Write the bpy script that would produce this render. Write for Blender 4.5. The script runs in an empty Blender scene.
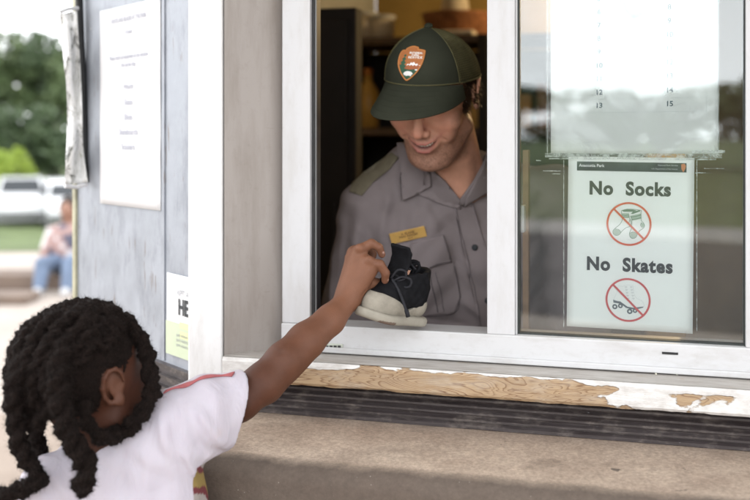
import bpy, math, random
import numpy as np
from mathutils import Vector, Matrix
from mathutils.bvhtree import BVHTree
from mathutils.geometry import delaunay_2d_cdt

random.seed(7)
RNG = np.random.default_rng(7)
SC = bpy.context.scene
COL = SC.collection
PI = math.pi
EYE = 1.5          # camera height
V0 = 137.0         # pixel row of the horizon in the 750 x 500 photograph
F = 1000.0         # focal length in those pixels


def P(u, v, Y):
    """a point at depth Y seen at pixel u, v"""
    return np.array([(u - 375.0) / F * Y, Y, EYE - (v - V0) / F * Y])


# kiosk frame: s along the window wall to the right, d outwards, z up
TH = math.radians(15.8)
KA = np.array([math.cos(TH), -math.sin(TH), 0.0])
KN = np.array([-math.sin(TH), -math.cos(TH), 0.0])
KO = np.array([0.418, 1.64, 0.0])


def K(s, d, z):
    return KO + s * KA + d * KN + np.array([0, 0, z])


def ks(u, d=0.0):
    """s of pixel column u on the plane at offset d"""
    k = (u - 375.0) / F
    # (KO + s KA + d KN).x = k * (...).y
    bx = KO[0] + d * KN[0]
    by = KO[1] + d * KN[1]
    return (k * by - bx) / (KA[0] - k * KA[1])


def kz(u, v, d=0.0):
    s = ks(u, d)
    Y = (KO + s * KA + d * KN)[1]
    return EYE - (v - V0) / F * Y


def k_of(p):
    r = np.asarray(p)[..., :3] - KO
    return np.stack([r @ KA, r @ KN, np.asarray(p)[..., 2]], -1)


# ---------------------------------------------------------------- objects
def wl(o):
    v = Vector((0, 0, 0))
    while o is not None:
        v = v + o.location
        o = o.parent
    return v


def props(o, label=None, cat=None, group=None, kind=None):
    if label:
        o['label'] = label
    if cat:
        o['category'] = cat
    if group:
        o['group'] = group
    if kind:
        o['kind'] = kind
    return o


def thing(name, label, cat, loc, group=None):
    o = bpy.data.objects.new(name, None)
    o.empty_display_size = 0.05
    o.location = Vector([float(c) for c in loc])
    COL.objects.link(o)
    return props(o, label, cat, group)


def link(name, verts, faces, mat=None, parent=None, smooth=False, cols=None, mats=None, mids=None, kc=False, origin=None):
    verts = np.asarray(verts, dtype=np.float64)
    if parent is not None:
        off = np.array(wl(parent))
    elif origin is not None:
        off = np.array(origin, dtype=float)
    else:
        off = np.array([(verts[:, 0].min() + verts[:, 0].max()) / 2, (verts[:, 1].min() + verts[:, 1].max()) / 2, verts[:, 2].min()])
    me = bpy.data.meshes.new(name)
    vv = verts - off
    if isinstance(faces, np.ndarray):
        n, k = faces.shape
        me.vertices.add(len(vv))
        me.vertices.foreach_set('co', vv.astype(np.float32).ravel())
        me.loops.add(n * k)
        me.loops.foreach_set('vertex_index', faces.astype(np.int32).ravel())
        me.polygons.add(n)
        me.polygons.foreach_set('loop_start', (np.arange(n) * k).astype(np.int32))
        me.update(calc_edges=True)
        me.validate()
    else:
        me.from_pydata([tuple(v) for v in vv], [], [tuple(int(i) for i in f) for f in faces])
    if smooth:
        me.polygons.foreach_set('use_smooth', np.ones(len(me.polygons), dtype=bool))
    if cols is not None:
        a = me.attributes.new('Col', 'FLOAT_COLOR', 'POINT')
        c = np.ones((len(verts), 4), dtype=np.float32)
        c[:, :3] = cols
        a.data.foreach_set('color', c.ravel())
    if kc:
        a = me.attributes.new('kc', 'FLOAT_VECTOR', 'POINT')
        a.data.foreach_set('vector', k_of(verts).astype(np.float32).ravel())
    if mats:
        for m in mats:
            me.materials.append(m)
        if mids is not None:
            me.polygons.foreach_set('material_index', np.asarray(mids, dtype=np.int32))
    elif mat:
        me.materials.append(mat)
    me.update()
    o = bpy.data.objects.new(name, me)
    COL.objects.link(o)
    if parent is not None:
        o.parent = parent
    else:
        o.location = Vector(off)
    return o


def bevel(o, w=0.002, seg=2):
    m = o.modifiers.new('bevel', 'BEVEL')
    m.width = w
    m.segments = seg
    m.limit_method = 'ANGLE'
    m.angle_limit = math.radians(40)
    return o


class MB:
    """collects polygons in world space"""
    def __init__(self):
        self.v = []
        self.f = []
        self.m = []

    def add(self, vs, fs, m=0):
        n = len(self.v)
        self.v += [np.asarray(x, dtype=float) for x in vs]
        self.f += [tuple(i + n for i in f) for f in fs]
        self.m += [m] * len(fs)
        return self

    def hexa(self, p, m=0):
        """8 corners: bottom 4 ccw, top 4 ccw"""
        return self.add(p, [(3, 2, 1, 0), (4, 5, 6, 7), (0, 1, 5, 4), (1, 2, 6, 5), (2, 3, 7, 6), (3, 0, 4, 7)], m)

    def kbox(self, s0, s1, d0, d1, z0, z1, m=0):
        return self.hexa([K(s0, d1, z0), K(s1, d1, z0), K(s1, d0, z0), K(s0, d0, z0),
                          K(s0, d1, z1), K(s1, d1, z1), K(s1, d0, z1), K(s0, d0, z1)], m)

    def box(self, x0, x1, y0, y1, z0, z1, m=0):
        return self.hexa([(x0, y0, z0), (x1, y0, z0), (x1, y1, z0), (x0, y1, z0),
                          (x0, y0, z1), (x1, y0, z1), (x1, y1, z1), (x0, y1, z1)], m)

    def prism(self, pts, z0, z1, m=0):
        n = len(pts)
        vs = [(x, y, z0) for x, y in pts] + [(x, y, z1) for x, y in pts]
        fs = [tuple(range(n - 1, -1, -1)), tuple(range(n, 2 * n))] + [(i, (i + 1) % n, (i + 1) % n + n, i + n) for i in range(n)]
        return self.add(vs, fs, m)

    def tube(self, pts, r, seg=8, m=0, cap=True):
        v, f = tube_mesh(pts, r, seg, cap)
        return self.add(v, f, m)

    def build(self, name, mat=None, parent=None, **kw):
        if isinstance(mat, (list, tuple)):
            return link(name, np.array(self.v), self.f, None, parent, mats=list(mat), mids=self.m, **kw)
        return link(name, np.array(self.v), self.f, mat, parent, **kw)


def frames(pts):
    pts = np.asarray(pts, dtype=float)
    T = np.gradient(pts, axis=0)
    T /= np.linalg.norm(T, axis=1)[:, None] + 1e-12
    N = np.zeros_like(T)
    ref = np.array([0, 0, 1.0]) if abs(T[0][2]) < 0.9 else np.array([1.0, 0, 0])
    n = np.cross(T[0], ref)
    n /= np.linalg.norm(n)
    for i in range(len(pts)):
        n = n - T[i] * np.dot(n, T[i])
        n /= np.linalg.norm(n) + 1e-12
        N[i] = n
    return T, N, np.cross(T, N)


def tube_mesh(pts, r, seg=8, cap=True):
    pts = np.asarray(pts, dtype=float)
    n = len(pts)
    r = np.broadcast_to(np.asarray(r, dtype=float), (n,))
    T, N, B = frames(pts)
    a = np.arange(seg) * 2 * PI / seg
    v = pts[:, None] + r[:, None, None] * (np.cos(a)[None, :, None] * N[:, None] + np.sin(a)[None, :, None] * B[:, None])
    v = v.reshape(-1, 3)
    f = []
    for i in range(n - 1):
        for j in range(seg):
            k = (j + 1) % seg
            f.append((i * seg + j, i * seg + k, (i + 1) * seg + k, (i + 1) * seg + j))
    if cap:
        f.append(tuple(range(seg - 1, -1, -1)))
        f.append(tuple((n - 1) * seg + j for j in range(seg)))
    return list(v), f


def spline(pts, n=40):
    """Catmull-Rom through points (any dimension)"""
    p = np.asarray(pts, dtype=float)
    p = np.vstack([2 * p[0] - p[1], p, 2 * p[-1] - p[-2]])
    m = len(p) - 3
    out = []
    for t in np.linspace(0, m - 1e-6, n):
        i = int(t)
        u = t - i
        a, b, c, d = p[i:i + 4]
        out.append(0.5 * (2 * b + (c - a) * u + (2 * a - 5 * b + 4 * c - d) * u * u + (3 * b - a - 3 * c + d) * u ** 3))
    return np.array(out)


# ---------------------------------------------------------------- signed distance modelling
def sm(a, b, k):
    h = np.clip(0.5 + 0.5 * (b - a) / k, 0, 1)
    return b + (a - b) * h - k * h * (1 - h)


def ssub(a, b, k):
    """a minus b, smooth"""
    return -sm(-a, b, k)


def cap(p, a, b, ra, rb=None):
    rb = ra if rb is None else rb
    a = np.asarray(a, dtype=np.float32)
    b = np.asarray(b, dtype=np.float32)
    ab = b - a
    t = np.clip(((p - a) @ ab) / (ab @ ab + 1e-12), 0, 1)
    q = p - a - t[..., None] * ab
    return np.sqrt((q * q).sum(-1)) - (ra + (rb - ra) * t)


def ell(p, c, r, R=None):
    c = np.asarray(c, dtype=np.float32)
    r = np.asarray(r, dtype=np.float32)
    q = p - c
    if R is not None:
        q = q @ np.asarray(R, dtype=np.float32)
    k0 = np.sqrt(((q / r) ** 2).sum(-1)) + 1e-9
    k1 = np.sqrt(((q / (r * r)) ** 2).sum(-1)) + 1e-9
    return k0 * (k0 - 1.0) / k1


def chain(p, pts, rs, k=0.004):
    d = None
    for i in range(len(pts) - 1):
        c = cap(p, pts[i], pts[i + 1], rs[i], rs[i + 1])
        d = c if d is None else sm(d, c, k)
    return d


def surf(fn, lo, hi, h):
    """surface nets of the zero level of fn in the box lo..hi"""
    lo = np.asarray(lo, dtype=np.float32)
    hi = np.asarray(hi, dtype=np.float32)
    n = np.ceil((hi - lo) / h).astype(int) + 1
    ax = [lo[i] + h * np.arange(n[i], dtype=np.float32) for i in range(3)]
    D = np.empty(tuple(n), dtype=np.float32)
    B = 12
    nb_ = -(-n // B)
    ci = [lo[i] + h * (np.arange(nb_[i], dtype=np.float32) * B + (B - 1) / 2) for i in range(3)]
    C = np.stack(np.meshgrid(*ci, indexing='ij'), -1)
    dc = np.concatenate([fn(C[i:i + 1]) for i in range(nb_[0])], 0)
    D[:] = np.repeat(np.repeat(np.repeat(np.where(dc < 0, -1.0, 1.0).astype(np.float32), B, 0), B, 1), B, 2)[:n[0], :n[1], :n[2]]
    sel = np.argwhere(np.abs(dc) < h * B * 0.87 * 1.75 + 0.004)
    loc = np.stack(np.meshgrid(*[np.arange(B, dtype=np.float32)] * 3, indexing='ij'), -1) * h
    for i in range(0, len(sel), 300):
        sb_ = sel[i:i + 300]
        org = lo + sb_.astype(np.float32) * B * h
        val = fn(org[:, None, None, None] + loc[None])
        for q, vv in zip(sb_, val):
            x, y, z = q * B
            ex, ey, ez = min(x + B, n[0]), min(y + B, n[1]), min(z + B, n[2])
            D[x:ex, y:ey, z:ez] = vv[:ex - x, :ey - y, :ez - z]
    D[0] = D[-1] = 1
    D[:, 0] = D[:, -1] = 1
    D[:, :, 0] = D[:, :, -1] = 1
    S = D < 0
    nc = n - 1
    acc = np.zeros(tuple(nc) + (3,), dtype=np.float32)
    cnt = np.zeros(tuple(nc), dtype=np.float32)
    quads = []
    for axis in range(3):
        sl0 = [slice(None)] * 3
        sl1 = [slice(None)] * 3
        sl0[axis] = slice(0, -1)
        sl1[axis] = slice(1, None)
        a, b = D[tuple(sl0)], D[tuple(sl1)]
        sa, sb = S[tuple(sl0)], S[tuple(sl1)]
        idx = np.argwhere(sa != sb)
        va = a[idx[:, 0], idx[:, 1], idx[:, 2]]
        vb = b[idx[:, 0], idx[:, 1], idx[:, 2]]
        t = va / (va - vb)
        pos = idx.astype(np.float32)
        pos[:, axis] += t
        o1, o2 = [(1, 2), (2, 0), (0, 1)][axis]
        cells = []
        for (q1, q2) in ((0, 0), (-1, 0), (-1, -1), (0, -1)):
            c = idx.copy()
            c[:, o1] += q1
            c[:, o2] += q2
            cells.append(c)
        ok = np.ones(len(idx), bool)
        for c in cells:
            ok &= (c >= 0).all(1) & (c < nc).all(1)
        inside = sa[idx[:, 0], idx[:, 1], idx[:, 2]]
        for c in cells:
            cc = c[ok]
            np.add.at(acc, (cc[:, 0], cc[:, 1], cc[:, 2]), pos[ok])
            np.add.at(cnt, (cc[:, 0], cc[:, 1], cc[:, 2]), 1)
        q = np.stack([c[ok] for c in cells], 1)
        ins = inside[ok]
        q[~ins] = q[~ins][:, ::-1]
        quads.append(q)
    m = cnt > 0
    ids = -np.ones(tuple(nc), dtype=np.int64)
    ids[m] = np.arange(m.sum())
    V = acc[m] / cnt[m][:, None] * h + lo
    Q = np.concatenate(quads, 0)
    Fc = ids[Q[..., 0], Q[..., 1], Q[..., 2]]
    return V.astype(np.float64), Fc


def relax(V, Fc, it=2, lam=0.5):
    n = len(V)
    e = np.vstack([Fc[:, [0, 1]], Fc[:, [1, 2]], Fc[:, [2, 3]], Fc[:, [3, 0]]])
    e = np.vstack([e, e[:, ::-1]])
    deg = np.bincount(e[:, 0], minlength=n).astype(float)
    deg[deg == 0] = 1
    for _ in range(it):
        s = np.stack([np.bincount(e[:, 0], weights=V[e[:, 1], k], minlength=n) for k in range(3)], 1)
        V = V + lam * (s / deg[:, None] - V)
    return V


def vnoise(p, sc, seed=0):
    """cheap smooth 3D value noise -1..1"""
    q = np.asarray(p) * sc
    i = np.floor(q).astype(np.int64)
    f = q - i
    f = f * f * (3 - 2 * f)
    def hsh(a):
        hh = (a[..., 0] * 73856093) ^ (a[..., 1] * 19349663) ^ (a[..., 2] * 83492791) ^ (seed * 7919)
        hh = (hh ^ (hh >> 13)) * 1274126177
        return ((hh ^ (hh >> 16)) & 0xffff) / 32767.5 - 1
    r = 0
    for dx in (0, 1):
        for dy in (0, 1):
            for dz in (0, 1):
                w = (f[..., 0] if dx else 1 - f[..., 0]) * (f[..., 1] if dy else 1 - f[..., 1]) * (f[..., 2] if dz else 1 - f[..., 2])
                r = r + w * hsh(i + np.array([dx, dy, dz]))
    return r


# ---------------------------------------------------------------- materials
class NT:
    def __init__(self, name):
        self.mat = bpy.data.materials.new(name)
        self.mat.use_nodes = True
        self.t = self.mat.node_tree
        self.t.nodes.clear()
        self.out = self.n('ShaderNodeOutputMaterial')

    def n(self, typ, **kw):
        nd = self.t.nodes.new(typ)
        for k, v in kw.items():
            setattr(nd, k, v)
        return nd

    def l(self, a, b):
        self.t.links.new(a, b)

    def set(self, sock, v):
        if hasattr(v, 'is_output') or isinstance(v, bpy.types.NodeSocket):
            self.l(v, sock)
        else:
            sock.default_value = v

    def coord(self, kind='Object'):
        if kind == 'kc':
            return self.n('ShaderNodeAttribute', attribute_name='kc').outputs['Vector']
        return self.n('ShaderNodeTexCoord').outputs[kind]

    def mapping(self, vec, scale=(1, 1, 1), loc=(0, 0, 0), rot=(0, 0, 0)):
        m = self.n('ShaderNodeMapping')
        self.l(vec, m.inputs['Vector'])
        m.inputs['Scale'].default_value = scale
        m.inputs['Location'].default_value = loc
        m.inputs['Rotation'].default_value = rot
        return m.outputs['Vector']

    def noise(self, vec, scale, detail=4, rough=0.55, dist=0.0):
        x = self.n('ShaderNodeTexNoise')
        self.l(vec, x.inputs['Vector'])
        x.inputs['Scale'].default_value = scale
        x.inputs['Detail'].default_value = detail
        x.inputs['Roughness'].default_value = rough
        x.inputs['Distortion'].default_value = dist
        return x.outputs['Fac']

    def voro(self, vec, scale, feature='F1'):
        x = self.n('ShaderNodeTexVoronoi', feature=feature)
        self.l(vec, x.inputs['Vector'])
        x.inputs['Scale'].default_value = scale
        return x.outputs['Distance']

    def ramp(self, fac, stops, interp='LINEAR'):
        r = self.n('ShaderNodeValToRGB')
        self.l(fac, r.inputs['Fac'])
        r.color_ramp.interpolation = interp
        el = r.color_ramp.elements
        while len(el) < len(stops):
            el.new(0.5)
        for e, (p, c) in zip(el, stops):
            e.position = p
            e.color = (*c, 1) if isinstance(c, (tuple, list)) else (c, c, c, 1)
        return r.outputs['Color']

    def mix(self, fac, a, b, blend='MIX'):
        m = self.n('ShaderNodeMix', data_type='RGBA', blend_type=blend)
        self.set(m.inputs[0], fac)
        for s, v in ((m.inputs[6], a), (m.inputs[7], b)):
            if isinstance(v, (tuple, list)):
                v = (*v, 1) if len(v) == 3 else v
            self.set(s, v)
        return m.outputs[2]

    def math(self, op, a, b=0.0, clamp=False):
        m = self.n('ShaderNodeMath', operation=op, use_clamp=clamp)
        self.set(m.inputs[0], a)
        self.set(m.inputs[1], b)
        return m.outputs[0]

    def sep(self, v):
        s = self.n('ShaderNodeSeparateXYZ')
        self.l(v, s.inputs[0])
        return s.outputs

    def bump(self, h, strength=0.3, dist=0.002, normal=None):
        b = self.n('ShaderNodeBump')
        b.inputs['Strength'].default_value = strength
        b.inputs['Distance'].default_value = dist
        self.l(h, b.inputs['Height'])
        if normal is not None:
            self.l(normal, b.inputs['Normal'])
        return b.outputs['Normal']

    def bsdf(self, color, rough=0.6, metallic=0.0, normal=None, **kw):
        p = self.n('ShaderNodeBsdfPrincipled')
        if isinstance(color, (tuple, list)):
            color = (*color[:3], 1)
        self.set(p.inputs['Base Color'], color)
        self.set(p.inputs['Roughness'], rough)
        self.set(p.inputs['Metallic'], metallic)
        if normal is not None:
            self.l(normal, p.inputs['Normal'])
        for k, v in kw.items():
            self.set(p.inputs[k.replace('_', ' ')], v)
        self.l(p.outputs[0], self.out.inputs['Surface'])
        return p


def simple(name, color, rough=0.6, metallic=0.0, var=0.12, vscale=8, bump=0.0, bscale=200, bdist=0.001, coord='Object', **kw):
    n = NT(name)
    c = n.coord(coord)
    nz = n.noise(c, vscale, 5)
    dark = tuple(max(0, x * (1 - var)) for x in color)
    lite = tuple(min(1, x * (1 + var)) for x in color)
    base = n.ramp(nz, [(0.3, dark), (0.7, lite)])
    nm = n.bump(n.noise(c, bscale, 3), bump, bdist) if bump else None
    n.bsdf(base, rough, metallic, nm, **kw)
    return n.mat


def attr_mat(name, rough=0.5, var=0.1, vscale=60, bump=0.15, bscale=600, bdist=0.0006, sss=0.0, sss_r=(0.01, 0.004, 0.002), spec=0.5, sheen=0.0):
    n = NT(name)
    a = n.n('ShaderNodeAttribute', attribute_name='Col').outputs['Color']
    c = n.coord('Object')
    nz = n.ramp(n.noise(c, vscale, 6, 0.6), [(0.25, (1 - var,) * 3), (0.75, (1 + var,) * 3)])
    base = n.mix(1.0, a, nz, 'MULTIPLY')
    nm = n.bump(n.noise(c, bscale, 3), bump, bdist)
    p = n.bsdf(base, rough, 0, nm)
    p.inputs['Specular IOR Level'].default_value = spec
    if sss:
        p.inputs['Subsurface Weight'].default_value = sss
        p.inputs['Subsurface Radius'].default_value = sss_r
        p.inputs['Subsurface Scale'].default_value = 1.0
    if sheen:
        p.inputs['Sheen Weight'].default_value = sheen
    return n.mat
# ---------------------------------------------------------------- render, camera, light
cam = bpy.data.cameras.new('camera')
cam.lens = 48.0
cam.sensor_width = 36.0
cam.shift_y = -(250 - V0) / 750.0
cam.clip_start = 0.05
cam.clip_end = 2000
cam.dof.use_dof = True
cam.dof.focus_distance = 1.62
cam.dof.aperture_fstop = 2.8
camo = bpy.data.objects.new('camera', cam)
camo.location = (0, 0, EYE)
camo.rotation_euler = (PI / 2, 0, 0)
COL.objects.link(camo)
SC.camera = camo

SUN_EL = math.radians(45)
SUN_AZ = math.radians(278)      # compass-style: direction the sun stands in, from +Y clockwise (to the left)
SC.view_settings.view_transform = 'Standard'
SC.view_settings.look = 'None'
SC.view_settings.gamma = 1
SC.view_settings.use_curve_mapping = False
SC.view_settings.exposure = 0.12

w = bpy.data.worlds.new('World')
SC.world = w
w.use_nodes = True
t = w.node_tree
t.nodes.clear()
wo = t.nodes.new('ShaderNodeOutputWorld')
bg = t.nodes.new('ShaderNodeBackground')
sky = t.nodes.new('ShaderNodeTexSky')
sky.sky_type = 'NISHITA'
sky.sun_disc = False
sky.sun_elevation = SUN_EL
sky.sun_rotation = SUN_AZ
sky.air_density = 1.0
sky.dust_density = 2.0
sky.ozone_density = 1.0
bg.inputs['Strength'].default_value = 0.12
# thin bright cloud cover over the blue
tc = t.nodes.new('ShaderNodeTexCoord')
mp = t.nodes.new('ShaderNodeMapping')
mp.inputs['Scale'].default_value = (1.4, 1.4, 3.2)
mp.inputs['Location'].default_value = (0.7, 0.2, 0.3)
nz = t.nodes.new('ShaderNodeTexNoise')
nz.inputs['Scale'].default_value = 1.6
nz.inputs['Detail'].default_value = 7
nz.inputs['Roughness'].default_value = 0.55
rp = t.nodes.new('ShaderNodeValToRGB')
rp.color_ramp.elements[0].position = 0.30
rp.color_ramp.elements[1].position = 0.50
rp.color_ramp.elements[0].color = (0.35, 0.35, 0.35, 1)
mx = t.nodes.new('ShaderNodeMix')
mx.data_type = 'RGBA'
gz = t.nodes.new('ShaderNodeSeparateXYZ')
t.links.new(tc.outputs['Generated'], gz.inputs[0])
gr = t.nodes.new('ShaderNodeMapRange')
gr.inputs[1].default_value, gr.inputs[2].default_value = 0.05, 0.55
gr.inputs[3].default_value, gr.inputs[4].default_value = 37.0, 21.0
t.links.new(gz.outputs[2], gr.inputs[0])
cm = t.nodes.new('ShaderNodeMix')
cm.data_type = 'RGBA'
cm.blend_type = 'MULTIPLY'
cm.inputs[0].default_value = 1.0
cm.inputs[6].default_value = (0.975, 0.99, 1.02, 1)
t.links.new(gr.outputs[0], cm.inputs[7])
t.links.new(cm.outputs[2], mx.inputs[7])
t.links.new(tc.outputs['Generated'], mp.inputs['Vector'])
t.links.new(mp.outputs[0], nz.inputs['Vector'])
t.links.new(nz.outputs['Fac'], rp.inputs['Fac'])
t.links.new(rp.outputs['Color'], mx.inputs[0])
t.links.new(sky.outputs[0], mx.inputs[6])
t.links.new(mx.outputs[2], bg.inputs['Color'])
t.links.new(bg.outputs[0], wo.inputs['Surface'])

sl = bpy.data.lights.new('sun', 'SUN')
sl.energy = 0.6
sl.angle = math.radians(14)
sl.color = (1.0, 0.95, 0.88)
so = bpy.data.objects.new('sun', sl)
sd = Vector((math.sin(SUN_AZ) * math.cos(SUN_EL), math.cos(SUN_AZ) * math.cos(SUN_EL), math.sin(SUN_EL)))
so.rotation_euler = sd.to_track_quat('Z', 'Y').to_euler()
so.location = (-4, -4, 6)
COL.objects.link(so)

# ---------------------------------------------------------------- materials of the setting
def concrete_mat(name, c0, c1, scale=6, speck=0.35, bump=0.5, coord='Object', stains=True):
    n = NT(name)
    c = n.coord(coord)
    big = n.ramp(n.noise(c, scale, 6, 0.6), [(0.3, c0), (0.7, c1)])
    fine = n.ramp(n.noise(c, 170, 4, 0.7), [(0.36, 0.70), (0.64, 1.18)])
    col = n.mix(0.8, big, fine, 'MULTIPLY')
    if stains:
        st = n.ramp(n.noise(n.mapping(c, (1, 1.6, 1)), 9, 5, 0.65), [(0.60, 0.0), (0.70, 1.0)])
        col = n.mix(n.math('MULTIPLY', st, 0.38), col, tuple(x * 0.45 for x in c0))
        sp = n.ramp(n.noise(c, 26, 3, 0.6, 0.4), [(0.70, 0.0), (0.725, 1.0)])
        col = n.mix(n.math('MULTIPLY', sp, 0.75), col, (0.05, 0.04, 0.035))
    if name == 'weathered_concrete':      # vertical front darkened: its shade and some grime mixed into the colour
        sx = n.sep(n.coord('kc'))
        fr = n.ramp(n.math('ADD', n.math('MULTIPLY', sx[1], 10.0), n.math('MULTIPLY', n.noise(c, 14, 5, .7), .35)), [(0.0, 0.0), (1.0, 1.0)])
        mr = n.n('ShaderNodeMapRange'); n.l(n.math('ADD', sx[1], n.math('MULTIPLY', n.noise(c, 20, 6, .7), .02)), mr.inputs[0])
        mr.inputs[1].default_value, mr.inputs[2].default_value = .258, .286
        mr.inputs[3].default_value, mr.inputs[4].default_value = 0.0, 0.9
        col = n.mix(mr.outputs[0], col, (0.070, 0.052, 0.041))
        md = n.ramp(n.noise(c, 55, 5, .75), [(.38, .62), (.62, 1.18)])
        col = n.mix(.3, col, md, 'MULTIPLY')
    vd = n.ramp(n.voro(c, 120), [(0.04, 1.0), (0.11, 0.0)])
    nzz = n.ramp(n.noise(c, 30, 2), [(0.52, 0.0), (0.6, 1.0)])
    pits = n.math('MULTIPLY', vd, nzz)
    col = n.mix(n.math('MULTIPLY', pits, speck), col, (0.75, 0.7, 0.62))
    h = n.mix(0.5, n.noise(c, 240, 4, 0.7), n.noise(c, 40, 5, 0.6))
    nm = n.bump(h, bump, 0.004)
    n.bsdf(col, 0.85, 0, nm)
    return n.mat

M = {}
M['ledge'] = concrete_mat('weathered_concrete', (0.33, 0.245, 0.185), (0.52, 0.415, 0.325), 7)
M['plaza'] = concrete_mat('pale_plaza_concrete', (0.36, 0.31, 0.27), (0.46, 0.40, 0.35), 1.2, 0.2, 0.3)
M['plaza_near'] = concrete_mat('tan_concrete', (0.27, 0.21, 0.165), (0.36, 0.29, 0.235), 3, 0.2, 0.4)
M['step'] = concrete_mat('brown_step_concrete', (0.15, 0.11, 0.085), (0.22, 0.165, 0.13), 3, 0.1, 0.3)
M['path'] = concrete_mat('light_path', (0.38, 0.36, 0.33), (0.47, 0.44, 0.41), 0.8, 0.1, 0.3, stains=False)
M['asphalt'] = simple('asphalt', (0.055, 0.055, 0.058), 0.9, var=0.25, vscale=3, bump=0.4, bscale=60, bdist=0.01)
M['grass'] = simple('lawn_green', (0.11, 0.15, 0.05), 0.95, var=0.45, vscale=1.5, bump=0.8, bscale=25, bdist=0.05)
M['line'] = simple('road_paint', (0.75, 0.75, 0.72), 0.7, var=0.05)

def paint_mat(name, base, dirt=(0.30, 0.26, 0.21), amount=0.5, coord='kc', streak=(6, 6, 1.2), rough=0.45, scale=5):
    n = NT(name)
    c = n.coord(coord)
    sv = n.mapping(c, streak)
    d1 = n.ramp(n.noise(sv, scale, 7, 0.68), [(0.46, 0.0), (0.78, 1.0)])
    d2 = n.ramp(n.noise(c, 55, 5, 0.7), [(0.55, 0.0), (0.72, 1.0)])
    col = n.mix(n.math('MULTIPLY', d1, amount), base, dirt)
    col = n.mix(n.math('MULTIPLY', d2, amount * 0.35), col, dirt)
    sc = n.ramp(n.noise(n.mapping(c, (3, 3, 40), (0, 0, 0)), 4, 3, 0.5), [(0.735, 0.0), (0.75, 1.0)])
    col = n.mix(n.math('MULTIPLY', sc, amount * 0.6), col, (0.2, 0.17, 0.15))
    h = n.noise(c, 90, 4, 0.6)
    n.bsdf(col, rough, 0, n.bump(h, 0.12, 0.001))
    return n.mat

M['white_paint'] = paint_mat('white_post_paint', (0.74, 0.74, 0.735), amount=0.36)
M['jamb_paint'] = paint_mat('shaded_grimy_jamb_paint', (0.34, 0.305, 0.28), (0.19, 0.155, 0.125), amount=0.6, streak=(5, 5, .8))  # shade of the white jamb put into its base colour, streaked with grime
M['vinyl'] = paint_mat('white_vinyl_frame', (0.56, 0.56, 0.57), (0.38, 0.35, 0.31), amount=0.40, rough=0.38)
M['rail_vinyl'] = paint_mat('dirty_vinyl_rail', (0.56, 0.56, 0.565), (0.34, 0.31, 0.28), amount=0.55, streak=(2, 6, 6), rough=0.42)
M['track'] = simple('grey_track_metal', (0.035, 0.034, 0.035), 0.5, 0.3, var=0.3, vscale=30, coord='kc')
M['black'] = simple('black_rubber', (0.015, 0.015, 0.016), 0.6, var=0.3, vscale=40)
M['gasket'] = simple('dark_gasket', (0.02, 0.025, 0.022), 0.5, var=0.3, vscale=40)

def rib_mat():
    n = NT('weathered_ribbed_trim')
    c = n.coord('kc')
    streaks = n.ramp(n.noise(n.mapping(c, (4, 10, 60)), 3, 6, 0.7), [(0.4, 0.0), (0.75, 1.0)])
    col = n.mix(n.math('MULTIPLY', streaks, 0.45), (0.035, 0.027, 0.027), (0.12, 0.105, 0.105))
    dust = n.ramp(n.noise(n.mapping(c, (5, 5, 9)), 6, 6, 0.7), [(0.52, 0.0), (0.68, 1.0)])
    col = n.mix(n.math('MULTIPLY', dust, 0.35), col, (0.28, 0.24, 0.21))
    web = n.ramp(n.noise(n.mapping(c, (9, 9, 30)), 7, 4, 0.7, 1.5), [(0.70, 0.0), (0.72, 1.0)])
    col = n.mix(n.math('MULTIPLY', web, 0.7), col, (0.6, 0.6, 0.6))
    n.bsdf(col, 0.42, 0, n.bump(n.noise(c, 120, 4), 0.2, 0.001))
    return n.mat
M['rib'] = rib_mat()

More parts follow.
